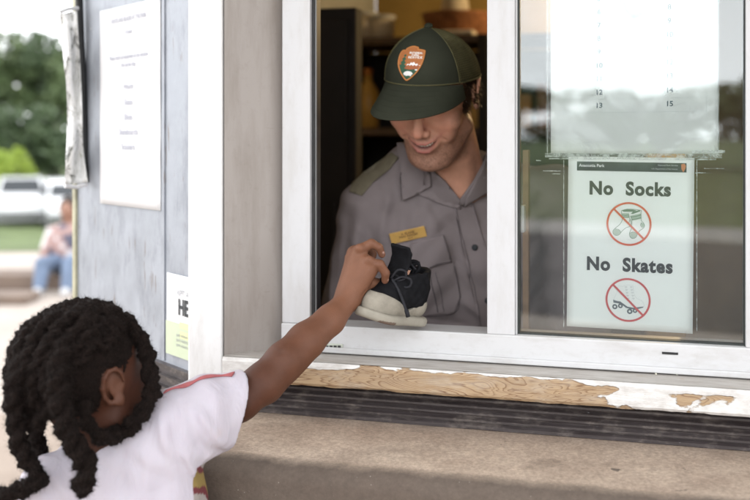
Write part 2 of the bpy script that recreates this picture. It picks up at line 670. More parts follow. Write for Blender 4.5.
def wood_sill_mat():
    """bare plywood with wide wavy grain, white paint left in patches"""
    n = NT('peeling_plywood_sill')
    c = n.coord('kc')
    sx = n.sep(c)
    gv = n.mapping(c, (1.0, 1.0, 5.5))
    warp = n.noise(gv, 5.0, 3, 0.5, 0.5)
    rings = n.math('FRACT', n.math('MULTIPLY', warp, 24.0))
    line = n.ramp(rings, [(0.0, 0.1), (0.55, 0.25), (0.85, 1.0), (1.0, 0.1)])
    fibre = n.noise(n.mapping(c, (8, 8, 160)), 6, 4, 0.6)
    wood = n.mix(fibre, (0.34, 0.225, 0.12), (0.52, 0.385, 0.24))
    wood = n.mix(n.math('MULTIPLY', n.ramp(n.noise(n.mapping(c, (1, 1, 4)), 9, 6, .7), [(.4, 0.0), (.7, 1.0)]), .5), wood, (0.30, 0.235, 0.17))
    wood = n.mix(n.math('MULTIPLY', n.math('MULTIPLY', line, n.ramp(n.noise(c, 18, 3), [(.35, .6), (.6, 1.0)])), 1.0), wood, (0.15, 0.07, 0.03))
    knot = n.ramp(n.noise(c, 32, 3, 0.6), [(0.66, 0.0), (0.72, 1.0)])
    wood = n.mix(n.math('MULTIPLY', knot, 0.6), wood, (0.22, 0.13, 0.07))
    dirtw = n.ramp(n.noise(n.mapping(c, (2, 2, 6)), 6, 6, 0.7), [(0.5, 0.0), (0.72, 1.0)])
    wood = n.mix(n.math('MULTIPLY', dirtw, 0.4), wood, (0.50, 0.46, 0.40))
    # how much paint is left depends on the place along the board
    s = sx[0]
    s0, s1, s2, s3 = ks(238, .09), ks(292, .09), ks(500, .09), ks(740, .09)
    mr = n.n('ShaderNodeMapRange')
    n.l(s, mr.inputs[0])
    mr.inputs[1].default_value, mr.inputs[2].default_value = s2 - .03, s3
    mr.inputs[3].default_value, mr.inputs[4].default_value = -0.13, 0.17
    mr2 = n.n('ShaderNodeMapRange')
    n.l(s, mr2.inputs[0])
    mr2.inputs[1].default_value, mr2.inputs[2].default_value = s0 + .02, s1
    mr2.inputs[3].default_value, mr2.inputs[4].default_value = 0.45, 0.0
    b = n.math('ADD', n.noise(n.mapping(c, (1, 1, 1.7)), 11, 5, 0.52, 0.3), n.math('ADD', mr.outputs[0], mr2.outputs[0]))
    # the upper edge of the front and the whole top keep thin worn paint
    mz = n.n('ShaderNodeMapRange')
    n.l(sx[2], mz.inputs[0])
    mz.inputs[1].default_value, mz.inputs[2].default_value = 1.106, 1.117
    mz.inputs[3].default_value, mz.inputs[4].default_value = 0.0, 0.24
    b = n.math('ADD', b, mz.outputs[0])
    mask = n.ramp(b, [(0.565, 0.0), (0.585, 1.0)])
    grime = n.ramp(n.noise(n.mapping(c, (3, 3, 8)), 9, 7, 0.7), [(0.35, 0.0), (0.75, 1.0)])
    paint = n.mix(grime, (0.72, 0.71, 0.69), (0.42, 0.39, 0.36))
    crack = n.ramp(n.noise(n.mapping(c, (2, 2, 12)), 30, 5, 0.7, 1.0), [(0.66, 0.0), (0.69, 1.0)])
    paint = n.mix(n.math('MULTIPLY', crack, 0.6), paint, (0.28, 0.22, 0.17))
    col = n.mix(mask, wood, paint)
    hh = n.math('ADD', n.math('MULTIPLY', mask, 1.0), n.math('MULTIPLY', fibre, 0.25))
    n.bsdf(col, 0.62, 0, n.bump(hh, 0.9, 0.0025))
    return n.mat
M['sill'] = wood_sill_mat()

def sill_top_mat():
    n = NT('worn_sill_paint')
    c = n.coord('kc')
    g = n.ramp(n.noise(n.mapping(c, (3, 14, 3)), 6, 7, 0.7), [(0.3, 0.0), (0.72, 1.0)])
    col = n.mix(g, (0.56, 0.54, 0.51), (0.33, 0.295, 0.26))
    w = n.ramp(n.noise(n.mapping(c, (1.5, 8, 1.5)), 14, 6, 0.65), [(0.64, 0.0), (0.68, 1.0)])
    col = n.mix(n.math('MULTIPLY', w, 0.7), col, (0.36, 0.26, 0.16))
    n.bsdf(col, 0.6, 0, n.bump(n.noise(c, 80, 5), 0.3, 0.001))
    return n.mat
M['sill_top'] = sill_top_mat()

def steel_mat():
    n = NT('galvanised_steel')
    c = n.coord('Object')
    v = n.ramp(n.noise(c, 14, 6, 0.65), [(0.3, 0.0), (0.7, 1.0)])
    col = n.mix(v, (0.28, 0.30, 0.335), (0.38, 0.40, 0.44))
    sp = n.ramp(n.noise(n.mapping(c, (1, 1, 0.35)), 28, 6, 0.7), [(0.5, 0.0), (0.75, 1.0)])
    col = n.mix(n.math('MULTIPLY', sp, 0.7), col, (0.17, 0.18, 0.21))
    scr = n.ramp(n.noise(n.mapping(c, (9, 9, 1.2), rot=(0.4, 0.5, 0)), 9, 3, 0.6), [(0.65, 0.0), (0.68, 1.0)])
    col = n.mix(n.math('MULTIPLY', scr, 0.75), col, (0.20, 0.17, 0.15))
    res = n.ramp(n.noise(c, 17, 4, 0.6, 0.6), [(0.70, 0.0), (0.73, 1.0)])
    col = n.mix(n.math('MULTIPLY', res, 0.7), col, (0.62, 0.60, 0.54))
    n.bsdf(col, n.mix(v, (0.42,) * 3, (0.6,) * 3), 0.35, n.bump(n.noise(c, 7, 4), 0.15, 0.01))
    return n.mat
M['steel'] = steel_mat()
M['edge_trim'] = simple('aged_edge_trim', (0.42, 0.40, 0.28), 0.5, 0.2, var=0.3, vscale=20)
M['siding'] = simple('kiosk_siding', (0.42, 0.42, 0.40), 0.7, var=0.15, vscale=6, bump=0.2, bscale=60)
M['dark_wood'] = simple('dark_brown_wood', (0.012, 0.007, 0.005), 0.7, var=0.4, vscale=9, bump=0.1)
M['mid_wood'] = simple('shelf_wood', (0.10, 0.055, 0.026), 0.55, var=0.35, vscale=9, bump=0.1)
M['ochre_wall'] = simple('ochre_wall', (0.42, 0.28, 0.09), 0.8, var=0.2, vscale=3)
M['brown_board'] = simple('brown_board', (0.20, 0.14, 0.085), 0.7, var=0.25, vscale=6, coord='kc')
M['roof'] = simple('roof_shingle', (0.16, 0.14, 0.12), 0.9, var=0.3, vscale=8, bump=0.5, bscale=40)
M['soffit'] = simple('soffit_white', (0.60, 0.58, 0.54), 0.8, var=0.1)

# ---------------------------------------------------------------- ground
def hgt(x, y):
    t = np.clip((y - 13.0) / 20.0, 0, 1)
    return -1.8 * t

def sheet(name, x0, x1, y0, y1, nx, ny, mat, off=0.0, bump=0.0, label=None):
    X, Y = np.meshgrid(np.linspace(x0, x1, nx), np.linspace(y0, y1, ny), indexing='ij')
    Z = hgt(X, Y) + off
    if bump:
        Z = Z + bump * vnoise(np.stack([X, Y, 0 * X], -1), 0.15, 3) * np.clip((np.abs(Y) - 16) / 20, 0, 1)
    v = np.stack([X, Y, Z], -1).reshape(-1, 3)
    i = np.arange(nx - 1)[:, None] * ny + np.arange(ny - 1)[None]
    f = np.stack([i, i + ny, i + ny + 1, i + 1], -1).reshape(-1, 4)
    o = link(name, v, f, mat, smooth=True, origin=(0, 0, 0))
    o['kind'] = 'structure'
    return o

ys_all = None
sheet('ground', -600, 600, -600, 600, 61, 121, M['grass'], -0.05)
def flat(name, x0, x1, y0, y1, mat, off):
    o = sheet(name, x0, x1, y0, y1, 41, 41, mat, off)
    return o
flat('lawn', -60, 40, 13.0, 34.0, M['grass'], 0.012)
flat('plaza', -22, 16, -9.0, 13.0, M['plaza'], 0.004)
flat('plaza_patch', -9, 7, -4.0, 5.4, M['plaza_near'], 0.008)
flat('parking_lot', -70, 50, 33.5, 47.0, M['asphalt'], 0.016)
flat('back_lawn', -70, 50, -40.0, -11.2, M['grass'], 0.004)
flat('footpath', -70, 50, -13.6, -11.4, M['path'], 0.012)
flat('back_road', -70, 50, -11.3, -4.6, M['asphalt'], 0.010)
# two low brown steps with a seated visitor on the upper one
mb = MB().box(-9.0, -2.55, 9.78, 10.25, 0.004, 0.15)
st = mb.build('low_step', M['step']); bevel(st, 0.015, 2)
props(st, 'low brown concrete step with a seated person, beyond the steel wall', 'step')
mb = MB().box(-9.0, -3.1, 8.9, 9.25, 0.004, 0.085)
st = mb.build('low_step', M['step']); bevel(st, 0.015, 2)
props(st, 'shorter brown concrete kerb lying in front of the low step', 'kerb')

# ---------------------------------------------------------------- concrete ledge under the window
LZ = 1.015
s_l = -0.88
ledge_prof = []   # (d, z) profile with a worn rounded front edge
R_ = 0.028
for a in np.linspace(0, PI / 2, 8):
    ledge_prof.append((0.292 - R_ + R_ * math.sin(a), LZ - 0.006 - R_ + R_ * math.cos(a)))
prof = [(-0.02, LZ)] + [(0.06, LZ - 0.0005), (0.16, LZ - 0.003)] + ledge_prof + [(0.290, 0.93), (0.286, 0.7), (0.282, 0.0), (-0.02, 0.0)]
ns = 120
S = np.linspace(s_l, 1.25, ns)
V = []
for s in S:
    for (d, z) in prof:
        p = K(s, d, z)
        if d > 0.2:
            wob = 0.0022 * vnoise(np.array([s, z, 0]), 18, 5) + 0.0012 * vnoise(np.array([s, z, 3.0]), 60, 6)
            p = p + KN * wob * 1.3 + np.array([0, 0, wob])
        V.append(p)
n_p = len(prof)
Fs = []
for i in range(ns - 1):
    for j in range(n_p):
        k = (j + 1) % n_p
        Fs.append((i * n_p + j, (i + 1) * n_p + j, (i + 1) * n_p + k, i * n_p + k))
Fs.append(tuple(range(n_p)))
Fs.append(tuple((ns - 1) * n_p + j for j in range(n_p - 1, -1, -1)))
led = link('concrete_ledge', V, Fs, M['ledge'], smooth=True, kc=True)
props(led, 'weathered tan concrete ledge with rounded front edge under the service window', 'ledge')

# ---------------------------------------------------------------- kiosk
kiosk = thing('kiosk', 'service kiosk with steel side, white window frame and peeling wooden sill', 'kiosk', K(0, -0.05, 0))
ZT = 2.15       # head of the window
ZR, ZF = 1.168, 1.119   # top and bottom of the frame rail

def kpart(name, mat, parent, boxes, bev=0.0015, kc=True, **kw):
    m = MB()
    for b in boxes:
        m.kbox(*b)
    o = m.build(name, mat, parent, kc=kc, **kw)
    if bev:
        bevel(o, bev)
    return o

sL = ks(282, .015)            # left edge of the window frame
sTrk0, sOpen0 = ks(310, .015), ks(316, .0)
sSt0, sSt1 = ks(487, .018), ks(516.5, .018)
sGl1 = ks(745.5, .01)
sFr1 = sGl1 + 0.06
# post: front face, left side and the splayed right side that runs to the frame
A0 = np.array([(188 - 375) / F * 1.755, 1.755])
A1 = np.array([(222 - 375) / F * 1.745, 1.745])
A2 = np.array([(282.5 - 375) / F * 1.815, 1.815])
A3 = A2 + np.array([.03, .12]); A4 = A0 + np.array([-.0, .13])
post = MB().prism([A0, A1, A1 + np.array([.012, .06]), A0 + np.array([.0, .10])], LZ + 0.001, 2.60).build('corner_post', M['white_paint'], kiosk, kc=True)
bevel(post, 0.003)
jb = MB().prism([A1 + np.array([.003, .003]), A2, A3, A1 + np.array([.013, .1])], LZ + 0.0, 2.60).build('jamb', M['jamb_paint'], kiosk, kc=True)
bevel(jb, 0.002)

win = link('window', [K(sL, -.05, ZT), K(sFr1, -.05, ZT), K(sFr1, .012, ZT), K(sL, .012, ZT), K(sL, -.05, ZT + .05), K(sFr1, -.05, ZT + .05), K(sFr1, .012, ZT + .05), K(sL, .012, ZT + .05)],
           [(0, 1, 2, 3), (4, 7, 6, 5), (0, 4, 5, 1), (1, 5, 6, 2), (2, 6, 7, 3), (3, 7, 4, 0)], M['vinyl'], kiosk, kc=True)
kpart('frame', M['vinyl'], win, [(sL, sTrk0, -.02, .015, ZR, ZT)])
kpart('frame', M['vinyl'], win, [(sGl1, sFr1 + .1, -.05, .017, ZR, ZT)])
kpart('frame_rail', M['rail_vinyl'], win, [(sL, sFr1 + .1, -.045, .02, ZF + .002, ZR), (sL + .001, sFr1 + .09, .015, .026, ZF + .002, ZF + .012)], 0.002)
kpart('track', M['track'], win, [(sTrk0 + .0005, sTrk0 + .0045, -.02, .006, ZR, ZT), (sTrk0 + .0078, sOpen0 + .001, -.02, .0, ZR, ZT)], 0)
kpart('track_strip', simple('dull_aluminium', (.22, .22, .22), .5, .4), win, [(sTrk0 + .0048, sTrk0 + .0076, -.02, .002, ZR, ZT)], 0)
kpart('sash_stile', M['vinyl'], win, [(sSt0, sSt1 - .003, -.02, .018, ZR, ZT), (sSt1 - .003, sSt1, -.02, .012, ZR, ZT)], 0.0015)
kpart('gasket', M['gasket'], win, [(sSt1, sSt1 + .0035, -.014, .004, ZR + .0, ZT), (sGl1 - .002, sGl1, -.014, .006, ZR, ZT),
                                 (sSt1 + .0035, sGl1 - .002, -.012, .004, ZR, ZR + .0022)], 0)

gl = NT('window_glass')
c = gl.coord('kc')
fr = gl.n('ShaderNodeFresnel'); fr.inputs['IOR'].default_value = 1.52
smear = gl.ramp(gl.noise(gl.mapping(c, (3, 3, 1.0)), 5, 6, 0.6), [(0.4, 0.0), (0.8, 1.0)])
tr = gl.n('ShaderNodeBsdfTransparent'); tr.inputs[0].default_value = (0.982, 0.994, 0.988, 1)
gs = gl.n('ShaderNodeBsdfGlossy'); gs.inputs['Roughness'].default_value = 0.0; gs.inputs['Color'].default_value = (0.96, 1, 1, 1)
df = gl.n('ShaderNodeBsdfDiffuse'); df.inputs[0].default_value = (0.62, 0.68, 0.66, 1)
m1 = gl.n('ShaderNodeMixShader'); m2 = gl.n('ShaderNodeMixShader')
spk = gl.ramp(gl.noise(c, 260, 2, 0.6), [(0.72, 0.0), (0.78, 1.0)])
scr = gl.ramp(gl.noise(gl.mapping(c, (12, 12, 90), rot=(0, 0.5, 0)), 4, 2, 0.5), [(0.755, 0.0), (0.765, 1.0)])
film = gl.math('ADD', gl.math('MULTIPLY', smear, 0.012), gl.math('ADD', gl.math('MULTIPLY', spk, 0.07), gl.math('MULTIPLY', scr, 0.10)))
gl.l(gl.math('MULTIPLY', fr.outputs[0], 1.9), m1.inputs[0]); gl.l(tr.outputs[0], m1.inputs[1]); gl.l(gs.outputs[0], m1.inputs[2])
gl.l(film, m2.inputs[0]); gl.l(m1.outputs[0], m2.inputs[1]); gl.l(df.outputs[0], m2.inputs[2]); gl.l(m2.outputs[0], gl.out.inputs[0])
M['glass'] = gl.mat
kpart('pane', M['glass'], win, [(sSt1 + .0035, sGl1 - .002, -.004, .0, ZR + .0022, ZT)], 0)

# slots and little vents of the rail, the latch behind the glass
def onrail(u0, u1, v0, v1, d0=.0195, d1=.0215):
    return (ks(u0, .02), ks(u1, .02), d0, d1, kz((u0 + u1) / 2, v1, .02), kz((u0 + u1) / 2, v0, .02))
kpart('drain_slot', M['black'], win, [onrail(662, 678, 352.2, 354.4)], 0)
kpart('weep_cover', simple('cream_plastic', (0.55, 0.53, 0.42), 0.5), win, [onrail(655, 678, 368.5, 369.8, .0195, .0235), onrail(655, 657, 369.8, 374.5, .0195, .0235), onrail(676, 678, 369.8, 374.5, .0195, .0235)], 0)
kpart('vent_grille', simple('pale_plastic', (0.5, 0.52, 0.45), 0.5), win, [onrail(324, 343, 343.5, 349.5, .0195, .0228)], 0.0004)
kpart('vent_slot', M['black'], win, [onrail(326 + i * 4.1, 329 + i * 4.1, 345.2, 348.2, .022, .0236) for i in range(4)], 0)
kpart('latch', M['vinyl'], win, [(ks(520, -.03), ks(525, -.03), -.045, -.02, kz(520, 232, -.03), kz(520, 205, -.03)), (ks(518, -.03), ks(522, -.03), -.045, -.015, kz(520, 222, -.03), kz(520, 214, -.03))])

# wooden sill: front edge board and worn top
sA = ks(222.6, .09)
sB = 1.25
def subdiv_strip(name, mat, pts2, s0, s1, n, parent, jit=0.0, seed=1):
    V = []
    for s in np.linspace(s0, s1, n):
        for q, (d, z) in enumerate(pts2):
            jj = jit * vnoise(np.array([s, q * 3.1, 0.0]), 25, seed) + 0.5 * jit * vnoise(np.array([s, q * 3.1, 7.0]), 80, seed)
            V.append(K(s, d, z + (jj if q in (0, 1) else jj * .15)))
    k = len(pts2)
    Fs = [(i * k + j, (i + 1) * k + j, (i + 1) * k + (j + 1) % k, i * k + (j + 1) % k) for i in range(n - 1) for j in range(k)]
    Fs += [tuple(range(k)), tuple((n - 1) * k + j for j in range(k - 1, -1, -1))]
    return link(name, V, Fs, mat, parent, kc=True)
sill = subdiv_strip('sill', M['sill'], [(.040, 1.079), (.088, 1.0775), (.0915, 1.082), (.0925, 1.112), (.0885, 1.1178), (.040, 1.1180)], sA, sB, 200, kiosk, 0.0016, 4)
st_ = kpart('sill_top', M['sill_top'], sill, [(sA - .02, sB, -.06, .0385, 1.095, 1.1185)], 0)
stf = subdiv_strip('sill_cap', M['sill_top'], [(.0390, 1.1172), (.0830, 1.1172), (.0865, 1.1187), (.039, 1.1192)], sA, sB, 120, sill, 0.0003, 9)
# ribbed trim below
ribs = [(.00, LZ + .0005), (.052, LZ + .0005), (.052, LZ + .006), (.046, LZ + .009)]
for i in range(4):
    z = LZ + .010 + i * .011
    ribs += [(.046, z), (.051 - i * .001, z + .002), (.051 - i * .001, z + .0055), (.045 - i * .001, z + .008)]
ribs += [(.040, LZ + .0625), (.00, LZ + .0625)]
subdiv_strip('ribbed_trim', M['rib'], ribs, sA + .002, sB, 80, kiosk, 0.0006, 5)

# steel side wall
D2 = np.array([-0.629, 0.777]); N2 = np.array([-0.777, -0.629])
B0 = np.array([(189 - 375) / F * 1.80, 1.80])
LEN = 0.515
B1 = B0 + D2 * LEN
def W2(t, o, z):
    p = B0 + D2 * t + N2 * o
    return np.array([p[0], p[1], z])
def wbox(m, t0, t1, o0, o1, z0, z1, mi=0):
    return m.hexa([W2(t0, o0, z0), W2(t0, o1, z0), W2(t1, o1, z0), W2(t1, o0, z0), W2(t0, o0, z1), W2(t0, o1, z1), W2(t1, o1, z1), W2(t1, o0, z1)], mi)
def t_of(u, o=0.0):
    k = (u - 375) / F
    b = B0 + N2 * o
    return (k * b[1] - b[0]) / (D2[0] - k * D2[1])
def z_of(u, v, o=0.0):
    p = B0 + D2 * t_of(u, o) + N2 * o
    return EYE - (v - V0) / F * p[1]
sp = wbox(MB(), -.03, LEN, -.03, 0.0, 1.06, 2.60).build('steel_panel', M['steel'], kiosk)
seam_t = t_of(165.5)
wbox(MB(), seam_t - .0, seam_t + .012, .0003, .0028, 1.082, 2.58).build('panel_seam', M['steel'], sp)
wbox(MB(), LEN - .012, LEN + .004, .0005, .006, 1.082, 2.58).build('edge_strip', M['edge_trim'], sp)
mbt = MB()
for i, (o1, z0, z1) in enumerate([(.030, LZ + .0, LZ + .012), (.022, LZ + .012, LZ + .022), (.026, LZ + .022, LZ + .030), (.018, LZ + .030, LZ + .040), (.022, LZ + .040, LZ + .048), (.012, LZ + .048, LZ + .064)]):
    wbox(mbt, -.02, LEN, -.02, o1, z0 + .0003, z1)
mbt.build('base_trim', M['rib'], kiosk, kc=True)
wbox(MB(), -.02, LEN, -.03, .005, 0, LZ - .001).build('lower_wall', M['siding'], kiosk)
# rest of the building shell
kc_ = k_of(np.array([B1[0], B1[1], 0]))
sC, dC = float(kc_[0]), float(kc_[1])
kpart('left_wall', M['siding'], kiosk, [(sC, sC + .05, -2.5, dC - .01, 0, 2.60)], 0)
kpart('front_wall', M['siding'], kiosk, [(sL - .05, 1.9, -.06, .0, 0, LZ - .001), (sL - .05, 1.9, -.06, .03, ZT + .051, 2.60), (sFr1 + .101, 1.9, -.06, .03, LZ + .064, ZT + .05)], 0)
kpart('back_wall', M['ochre_wall'], kiosk, [(sC + .051, 1.9, -2.55, -2.5, 0, 2.60)], 0)
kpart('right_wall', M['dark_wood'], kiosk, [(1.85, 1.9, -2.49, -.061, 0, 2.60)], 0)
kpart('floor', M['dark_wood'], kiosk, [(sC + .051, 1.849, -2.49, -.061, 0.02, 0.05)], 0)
kpart('roof', M['roof'], kiosk, [(sC - .6, 2.6, -3.0, 1.1, 2.64, 2.74)], 0)
kpart('soffit', M['soffit'], kiosk, [(sC - .58, 2.58, -2.98, 1.08, 2.605, 2.639)], 0)
kpart('inner_counter', M['mid_wood'], kiosk, [(sL + .0, 1.6, -.30, -.062, 1.00, 1.03)], 0.003)
kpart('inner_panel', M['brown_board'], kiosk, [(ks(686, -.16), 1.5, -.18, -.16, 1.031, 2.3)], 0)

# interior lamp that warms the shelves
lamp = thing('ceiling_lamp', 'small warm ceiling lamp hanging inside the kiosk above the shelves', 'lamp', K(.25, -2.0, 2.2))
v_, f_ = tube_mesh([K(.25, -2.0, 2.20), K(.25, -2.0, 2.24), K(.25, -2.0, 2.29), K(.25, -2.0, 2.30)], [.10, .085, .04, .015], 24)
link('lamp_shade', v_, f_, M['white_paint'], lamp, smooth=True)
MB().tube([K(.25, -2.0, 2.30), K(.25, -2.0, 2.604)], .006).build('cord', M['black'], lamp)
pl = bpy.data.lights.new('lamp_light', 'POINT'); pl.energy = 34; pl.color = (1.0, 0.72, 0.36); pl.shadow_soft_size = 0.05
plo = bpy.data.objects.new('lamp_light', pl); COL.objects.link(plo); plo.location = Vector(K(.25, -2.0, 2.17))
# ---------------------------------------------------------------- flat graphics
def text2d(s, size, bold=0.0, align='CENTER', spacing=1.0, word=1.0):
    cu = bpy.data.curves.new('text', 'FONT')
    cu.body = s
    cu.size = size
    cu.align_x = align
    cu.align_y = 'CENTER'
    cu.offset = bold
    cu.space_character = spacing
    cu.space_word = word
    cu.resolution_u = 4
    o = bpy.data.objects.new('text', cu)
    COL.objects.link(o)
    bpy.context.view_layer.update()
    dg = bpy.context.evaluated_depsgraph_get()
    me = bpy.data.meshes.new_from_object(o.evaluated_get(dg))
    vs = np.array([v.co[:2] for v in me.vertices]) if len(me.vertices) else np.zeros((0, 2))
    fs = [tuple(p.vertices) for p in me.polygons]
    bpy.data.objects.remove(o)
    bpy.data.meshes.remove(me)
    bpy.data.curves.remove(cu)
    return vs, fs


class Flat:
    """flat ink on a plane: origin, right and up axes, outward offset"""
    def __init__(self, o, r, u, n):
        self.o, self.r, self.u, self.n = map(lambda a: np.asarray(a, float), (o, r, u, n))
        self.mb = MB()
        self.k = 0

    def p(self, x, y, off=0.0):
        return self.o + self.r * x + self.u * y + self.n * off

    def text(self, s, x, y, size, bold=0.0, off=.0004, sx=1.0, **kw):
        vs, fs = text2d(s, size, bold, **kw)
        self.mb.add([self.p(x + a * sx, y + b, off) for a, b in vs], fs)
        return self

    def poly(self, pts, off=.0004):
        tri = delaunay_2d_cdt([Vector(q) for q in pts], [], [list(range(len(pts)))], 1, 1e-7)
        self.mb.add([self.p(v[0], v[1], off) for v in tri[0]], [tuple(f) for f in tri[2]])
        return self

    def rect(self, x0, x1, y0, y1, off=.0004):
        self.mb.add([self.p(x0, y0, off), self.p(x1, y0, off), self.p(x1, y1, off), self.p(x0, y1, off)], [(0, 1, 2, 3)])
        return self

    def line(self, pts, w, off=.0005):
        pts = np.asarray(pts, float)
        T = np.gradient(pts, axis=0)
        T /= np.linalg.norm(T, axis=1)[:, None] + 1e-9
        N = np.stack([-T[:, 1], T[:, 0]], 1) * w / 2
        vs = [self.p(*(a + b), off) for a, b in zip(pts, N)] + [self.p(*(a - b), off) for a, b in zip(pts, N)]
        n = len(pts)
        self.mb.add(vs, [(n + i, n + i + 1, i + 1, i) for i in range(n - 1)])
        return self

    def ring(self, x, y, r, w, off=.0006):
        a = np.linspace(0, 2 * PI, 49)
        vs = [self.p(x + (r + w / 2) * math.cos(t), y + (r + w / 2) * math.sin(t), off) for t in a] + [self.p(x + (r - w / 2) * math.cos(t), y + (r - w / 2) * math.sin(t), off) for t in a]
        self.mb.add(vs, [(49 + i, i, i + 1, 50 + i) for i in range(48)])
        return self

    def done(self, name, mat, parent):
        o = self.mb.build(name, mat, parent)
        self.mb = MB()
        return o


def ink(name, c, rough=0.6):
    return simple(name, c, rough, var=0.03, vscale=40)

I_black = ink('black_ink', (0.022, 0.026, 0.03))
I_grey = ink('grey_ink', (0.30, 0.31, 0.33))
I_lgrey = ink('light_grey_ink', (0.55, 0.57, 0.58))
I_red = ink('red_orange_ink', (0.62, 0.10, 0.045))
I_pink = ink('faded_red_ink', (0.55, 0.085, 0.09))
I_green = ink('grey_green_ink', (0.14, 0.22, 0.155))
I_shade = ink('pale_green_grey_ink', (0.38, 0.47, 0.40))
I_white = ink('white_ink', (0.8, 0.8, 0.8))
I_band = simple('dark_band_ink', (0.035, 0.05, 0.05), 0.5, var=0.5, vscale=30)
I_orange = ink('orange_ink', (0.55, 0.20, 0.08))
paper = simple('sign_paper', (0.80, 0.82, 0.81), 0.6, var=0.02, vscale=6)
paper_w = simple('poster_paper', (0.72, 0.72, 0.73), 0.55, var=0.02, vscale=6)


def wavy_sheet(name, mat, parent, o, r, u, n, w, h, nx=16, ny=24, amp=0.0006, thick=0.0004, sc=9, skew=None):
    V = []
    for i in range(nx + 1):
        for j in range(ny + 1):
            x, y = (i / nx - .5) * w, (j / ny - .5) * h
            k = amp * vnoise(np.array([x * sc, y * sc, 1.7]), 2.2, 11)
            V.append(np.asarray(o) + np.asarray(r) * x + np.asarray(u) * y + np.asarray(n) * k)
    f = [(i * (ny + 1) + j, (i + 1) * (ny + 1) + j, (i + 1) * (ny + 1) + j + 1, i * (ny + 1) + j + 1) for i in range(nx) for j in range(ny)]
    ob = link(name, V, f, mat, parent, smooth=True)
    m = ob.modifiers.new('thickness', 'SOLIDIFY'); m.thickness = thick; m.offset = -1
    return ob

UP = np.array([0, 0, 1.0])
# ----- No Socks / No Skates sheet
DS = -.0075
def gp(u, v, d=DS):
    return K(ks(u, d), d, kz(u, v, d))
cu_, cv_ = 629.5, 243.5
c0 = gp(cu_, cv_)
W_, H_ = ks(693.2, DS) - ks(567.2, DS), kz(630, 156.5, DS) - kz(630, 329.5, DS)
tilt = 0.010
SR = KA * math.cos(tilt) - UP * math.sin(tilt)
SU = UP * math.cos(tilt) + KA * math.sin(tilt)
sign = thing('notice_sheet', 'white notice behind the glass reading No Socks and No Skates', 'sign', c0 - UP * H_ / 2)
wavy_sheet('paper', paper, sign, c0, SR, SU, KN, W_, H_, amp=0.0)
fl = Flat(c0, SR, SU, KN)
def lx(u, v):
    q = gp(u, v) - c0
    return float(q @ SR), float(q @ SU)
x0, y1 = lx(577, 161.3); x1, y0 = lx(686.5, 172.5)
fl.rect(x0, x1, y0, y1).done('header_band', I_band, sign)
hh = (y0 + y1) / 2
fl.text('Anacostia Park', x0 + .0035, hh + .001, .0068, .00012, align='LEFT', off=.0008).done('lettering', I_white, sign)
fl.text('National Park Service', x1 - .0135, hh + .0035, .0036, 0, align='RIGHT', off=.0008)
fl.text('U.S. Department of the Interior', x1 - .0135, hh - .0025, .0032, 0, align='RIGHT', off=.0008).done('small_lettering', I_lgrey, sign)
fl.poly([(x1 - .0085, hh + .0055), (x1 - .0035, hh + .0068), (x1 - .001, hh + .003), (x1 - .002, hh - .002), (x1 - .005, hh - .0075), (x1 - .008, hh - .002)], .0008).done('emblem', I_orange, sign)
xx, yy = lx(629.5, 189.3)
fl.text('No  Socks', xx, yy, .0300, .0013, sx=.93, spacing=1.12).done('lettering', I_black, sign)
xx, yy = lx(629.0, 265.6)
fl.text('No  Skates', xx, yy, .0300, .0013, sx=.92, spacing=1.12).done('lettering', I_black, sign)

def sock(fl, cx, cy, s, pts_body, cuff):
    pass
# socks icon: coordinates from a 545 x 500 enlargement of pixels 600..660, 195..250
def ic(x, y, u0, v0):
    return lx(u0 + x / 9.083, v0 + y / 9.09)
def icp(L, u0, v0, n=None):
    q = spline(L, n) if n else L
    return [ic(a, b, u0, v0) for a, b in q]
u0, v0 = 600, 195
sockA = [(196, 170), (202, 215), (197, 240), (175, 272), (140, 300), (118, 325), (122, 352), (145, 367), (175, 360), (198, 330), (235, 298), (270, 285), (283, 255), (270, 215), (262, 180)]
sockB = [(280, 195), (288, 225), (290, 265), (283, 310), (268, 345), (272, 378), (295, 396), (325, 385), (342, 352), (360, 325), (395, 300), (405, 275), (392, 250), (376, 235), (374, 215), (372, 150)]
fl.poly(icp([(118, 325), (122, 352), (145, 367), (175, 360), (188, 338), (172, 312), (140, 303)], u0, v0), .0004)
fl.poly(icp([(268, 345), (272, 378), (295, 396), (325, 385), (340, 352), (310, 336)], u0, v0), .0004)
fl.poly(icp([(376, 250), (398, 258), (405, 278), (390, 298), (372, 275)], u0, v0), .0004)
fl.poly(icp([(196, 165), (262, 165), (270, 208), (204, 205)], u0, v0), .0004)
fl.poly(icp([(272, 190), (370, 168), (376, 215), (292, 232)], u0, v0), .0004).done('sock_shading', I_shade, sign)
fl.poly(icp([(196, 140), (240, 130), (300, 132), (330, 140), (300, 152), (215, 152)], u0, v0), .0005)
fl.poly(icp([(280, 170), (300, 150), (360, 137), (366, 148), (300, 172)], u0, v0), .0005)
for a in ([(200, 182), (262, 180)], [(204, 198), (266, 198)], [(283, 200), (372, 180)], [(290, 222), (374, 205)]):
    fl.line(icp([a[0], ((a[0][0] + a[1][0]) / 2, (a[0][1] + a[1][1]) / 2 + 4), a[1]], u0, v0), .0011)
for L in (sockA, sockB, [(196, 140), (196, 170)], [(168, 310), (185, 330), (188, 345)], [(270, 345), (305, 336), (340, 352)], [(376, 250), (368, 275), (385, 298)], [(196, 140), (250, 128), (310, 130), (372, 140), (374, 150)], [(275, 215), (262, 262), (276, 290)]):
    fl.line(icp(L, u0, v0, 40), .00075, .0006)
fl.done('sock_drawing', I_green, sign)
cx, cy = ic(262, 263, u0, v0)
rr = .0345
fl.ring(cx, cy, rr, .0032, .0009)
a_ = rr * .705
